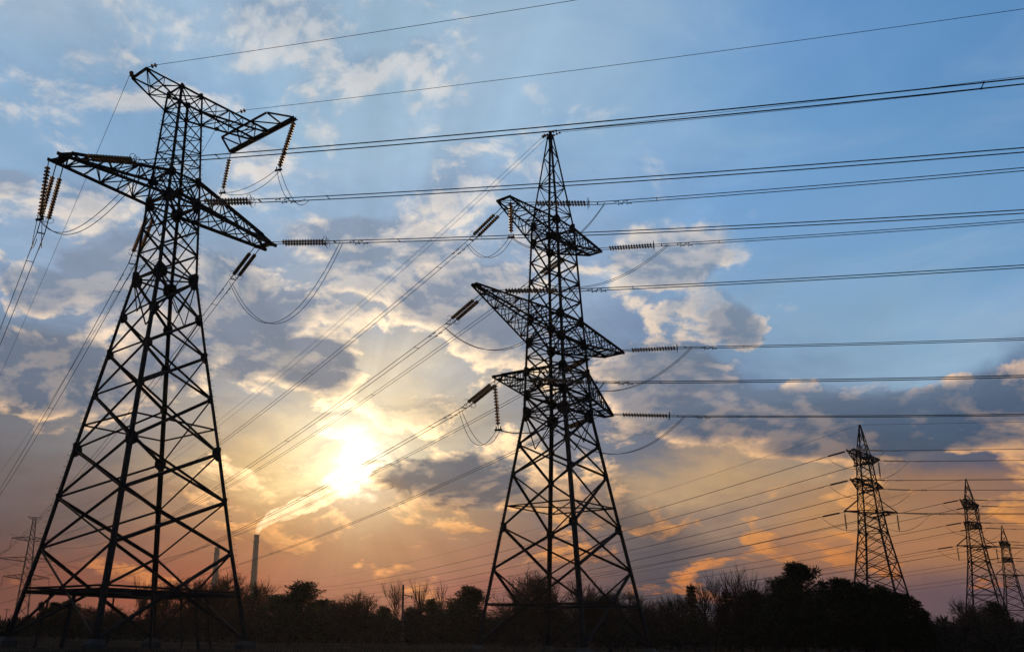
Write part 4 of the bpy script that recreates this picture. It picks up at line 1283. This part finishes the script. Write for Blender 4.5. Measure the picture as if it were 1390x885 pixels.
def pole(x, ytop, Y, label, arm=True, h=None):
    P = at(x, ytop, Y)
    gz = ground_h(P.x, P.y)
    t = empty('utility_pole', (P.x, P.y, gz - .1))
    tag(t, label, 'pole', 'wooden utility poles')
    H = P.z - gz + .1
    m = MB(); m.tube([(0, 0, 0), (0, 0, H)], .17, 8, .12); m.build('post', WOODPOLE, t)
    if arm:
        m = MB(); m.bar((-.1, 0, H * .83), (1.15, .1, H * .80), .10); m.bar((0, 0, H * .74), (.8, .06, H * .80), .06); m.build('side_arm', WOODPOLE, t)
        m = MB(); m.bar((1.12, .1, H * .8), (1.13, .1, H * .76), .13, .08); m.build('lamp_head', CAP, t)
    else:
        m = MB(); m.bar((-1.1, 0, H * .93), (1.1, 0, H * .93), .13); m.build('cross_arm', WOODPOLE, t)
        for s in (-1, 0, 1):
            m = MB(); m.bar((s * .95, 0, H * .93), (s * .95, 0, H * .93 + .3), .1, .06); m.build('pin_insulator', CAP, t)
pole(547.5, 793, 120, 'lone wooden pole with a drooping side arm under the sun\'s right side')
pole(443, 811, 150, 'short wooden pole half hidden by bare trees right of the rounded pine', False)
pole(10, 825, 330, 'thin wooden pole at the left edge beside the small far pylon', False)

# ------------------------------------------------------------------ smoke
SMOKE = bpy.data.materials.new('chimney smoke')
SMOKE.use_nodes = True
nt = SMOKE.node_tree
nt.nodes.remove(nt.nodes['Principled BSDF'])
N = Nodes(nt)
pv = N.new('ShaderNodeVolumePrincipled')
co = N.new('ShaderNodeTexCoord').outputs['Object']
nz = N.noise(co, .07, 5, .6)['Fac']
pv.inputs['Color'].default_value = (.97, .92, .84, 1)
pv.inputs['Anisotropy'].default_value = .78
N.put(pv.inputs['Density'], N.m('MULTIPLY', N.m('MULTIPLY_ADD', N.smooth(nz, .36, .62), .10, .015), N.m('MULTIPLY_ADD', N.smooth(N.sep(co)[0], 20, 95), -.88, 1.0)))
nt.links.new(pv.outputs[0], nt.nodes['Material Output'].inputs['Volume'])
path = [(349, 724, 2.0), (352, 716, 3.4), (360, 708, 5.0), (374, 700, 7.0), (392, 693, 8.5), (410, 687, 9), (428, 680, 9), (446, 674, 9), (462, 669, 4)]
pts = [at(x, y, 900 + 1.2 * i * i) for i, (x, y, r) in enumerate(path)]
vs, fs = [], []
n = 16
srng = random.Random(5)
fine = []
for i in range(len(pts) - 1):
    for k in range(4):
        t = k / 4
        fine.append((pts[i].lerp(pts[i + 1], t), path[i][2] + (path[i + 1][2] - path[i][2]) * t))
fine.append((pts[-1], path[-1][2]))
o0 = CH
for i, (p, r) in enumerate(fine):
    tdir = (fine[min(i + 1, len(fine) - 1)][0] - fine[max(i - 1, 0)][0]).normalized()
    y = Vector((0, 1, 0)); y = (y - tdir * y.dot(tdir)).normalized()
    z = tdir.cross(y)
    for j in range(n):
        a = math.tau * j / n
        rr = r * (1 + .22 * math.sin(3 * a + i * .8) + srng.uniform(-.16, .16))
        q = p + y * rr * math.cos(a) + z * rr * math.sin(a) - o0
        vs.append(tuple(q))
for i in range(len(fine) - 1):
    for j in range(n):
        fs.append((i * n + j, i * n + (j + 1) % n, (i + 1) * n + (j + 1) % n, (i + 1) * n + j))
fs.append(tuple(range(n))[::-1]); fs.append(tuple((len(fine) - 1) * n + j for j in range(n)))
sm = link('smoke_plume', mesh('smoke_plume', vs, fs, SMOKE, True))
sm.location = o0
tag(sm, kind='stuff')


# ------------------------------------------------------------------ evening haze
HZ = bpy.data.materials.new('evening haze')
HZ.use_nodes = True
nt = HZ.node_tree
nt.nodes.remove(nt.nodes['Principled BSDF'])
pv = nt.nodes.new('ShaderNodeVolumePrincipled')
pv.inputs['Color'].default_value = (.95, .86, .80, 1)
pv.inputs['Density'].default_value = .00005
pv.inputs['Anisotropy'].default_value = .72
nt.links.new(pv.outputs[0], nt.nodes['Material Output'].inputs['Volume'])
X, Y0, Y1, Z0, Z1 = 700, -60, 1010, GROUND - 1.2, 122
vs = [(x, y, z) for z in (Z0, Z1) for y in (Y0, Y1) for x in (-X, X)]
fs = [(0, 2, 3, 1), (4, 5, 7, 6), (0, 1, 5, 4), (2, 6, 7, 3), (0, 4, 6, 2), (1, 3, 7, 5)]
tag(link('haze', mesh('haze', vs, fs, HZ)), kind='stuff')
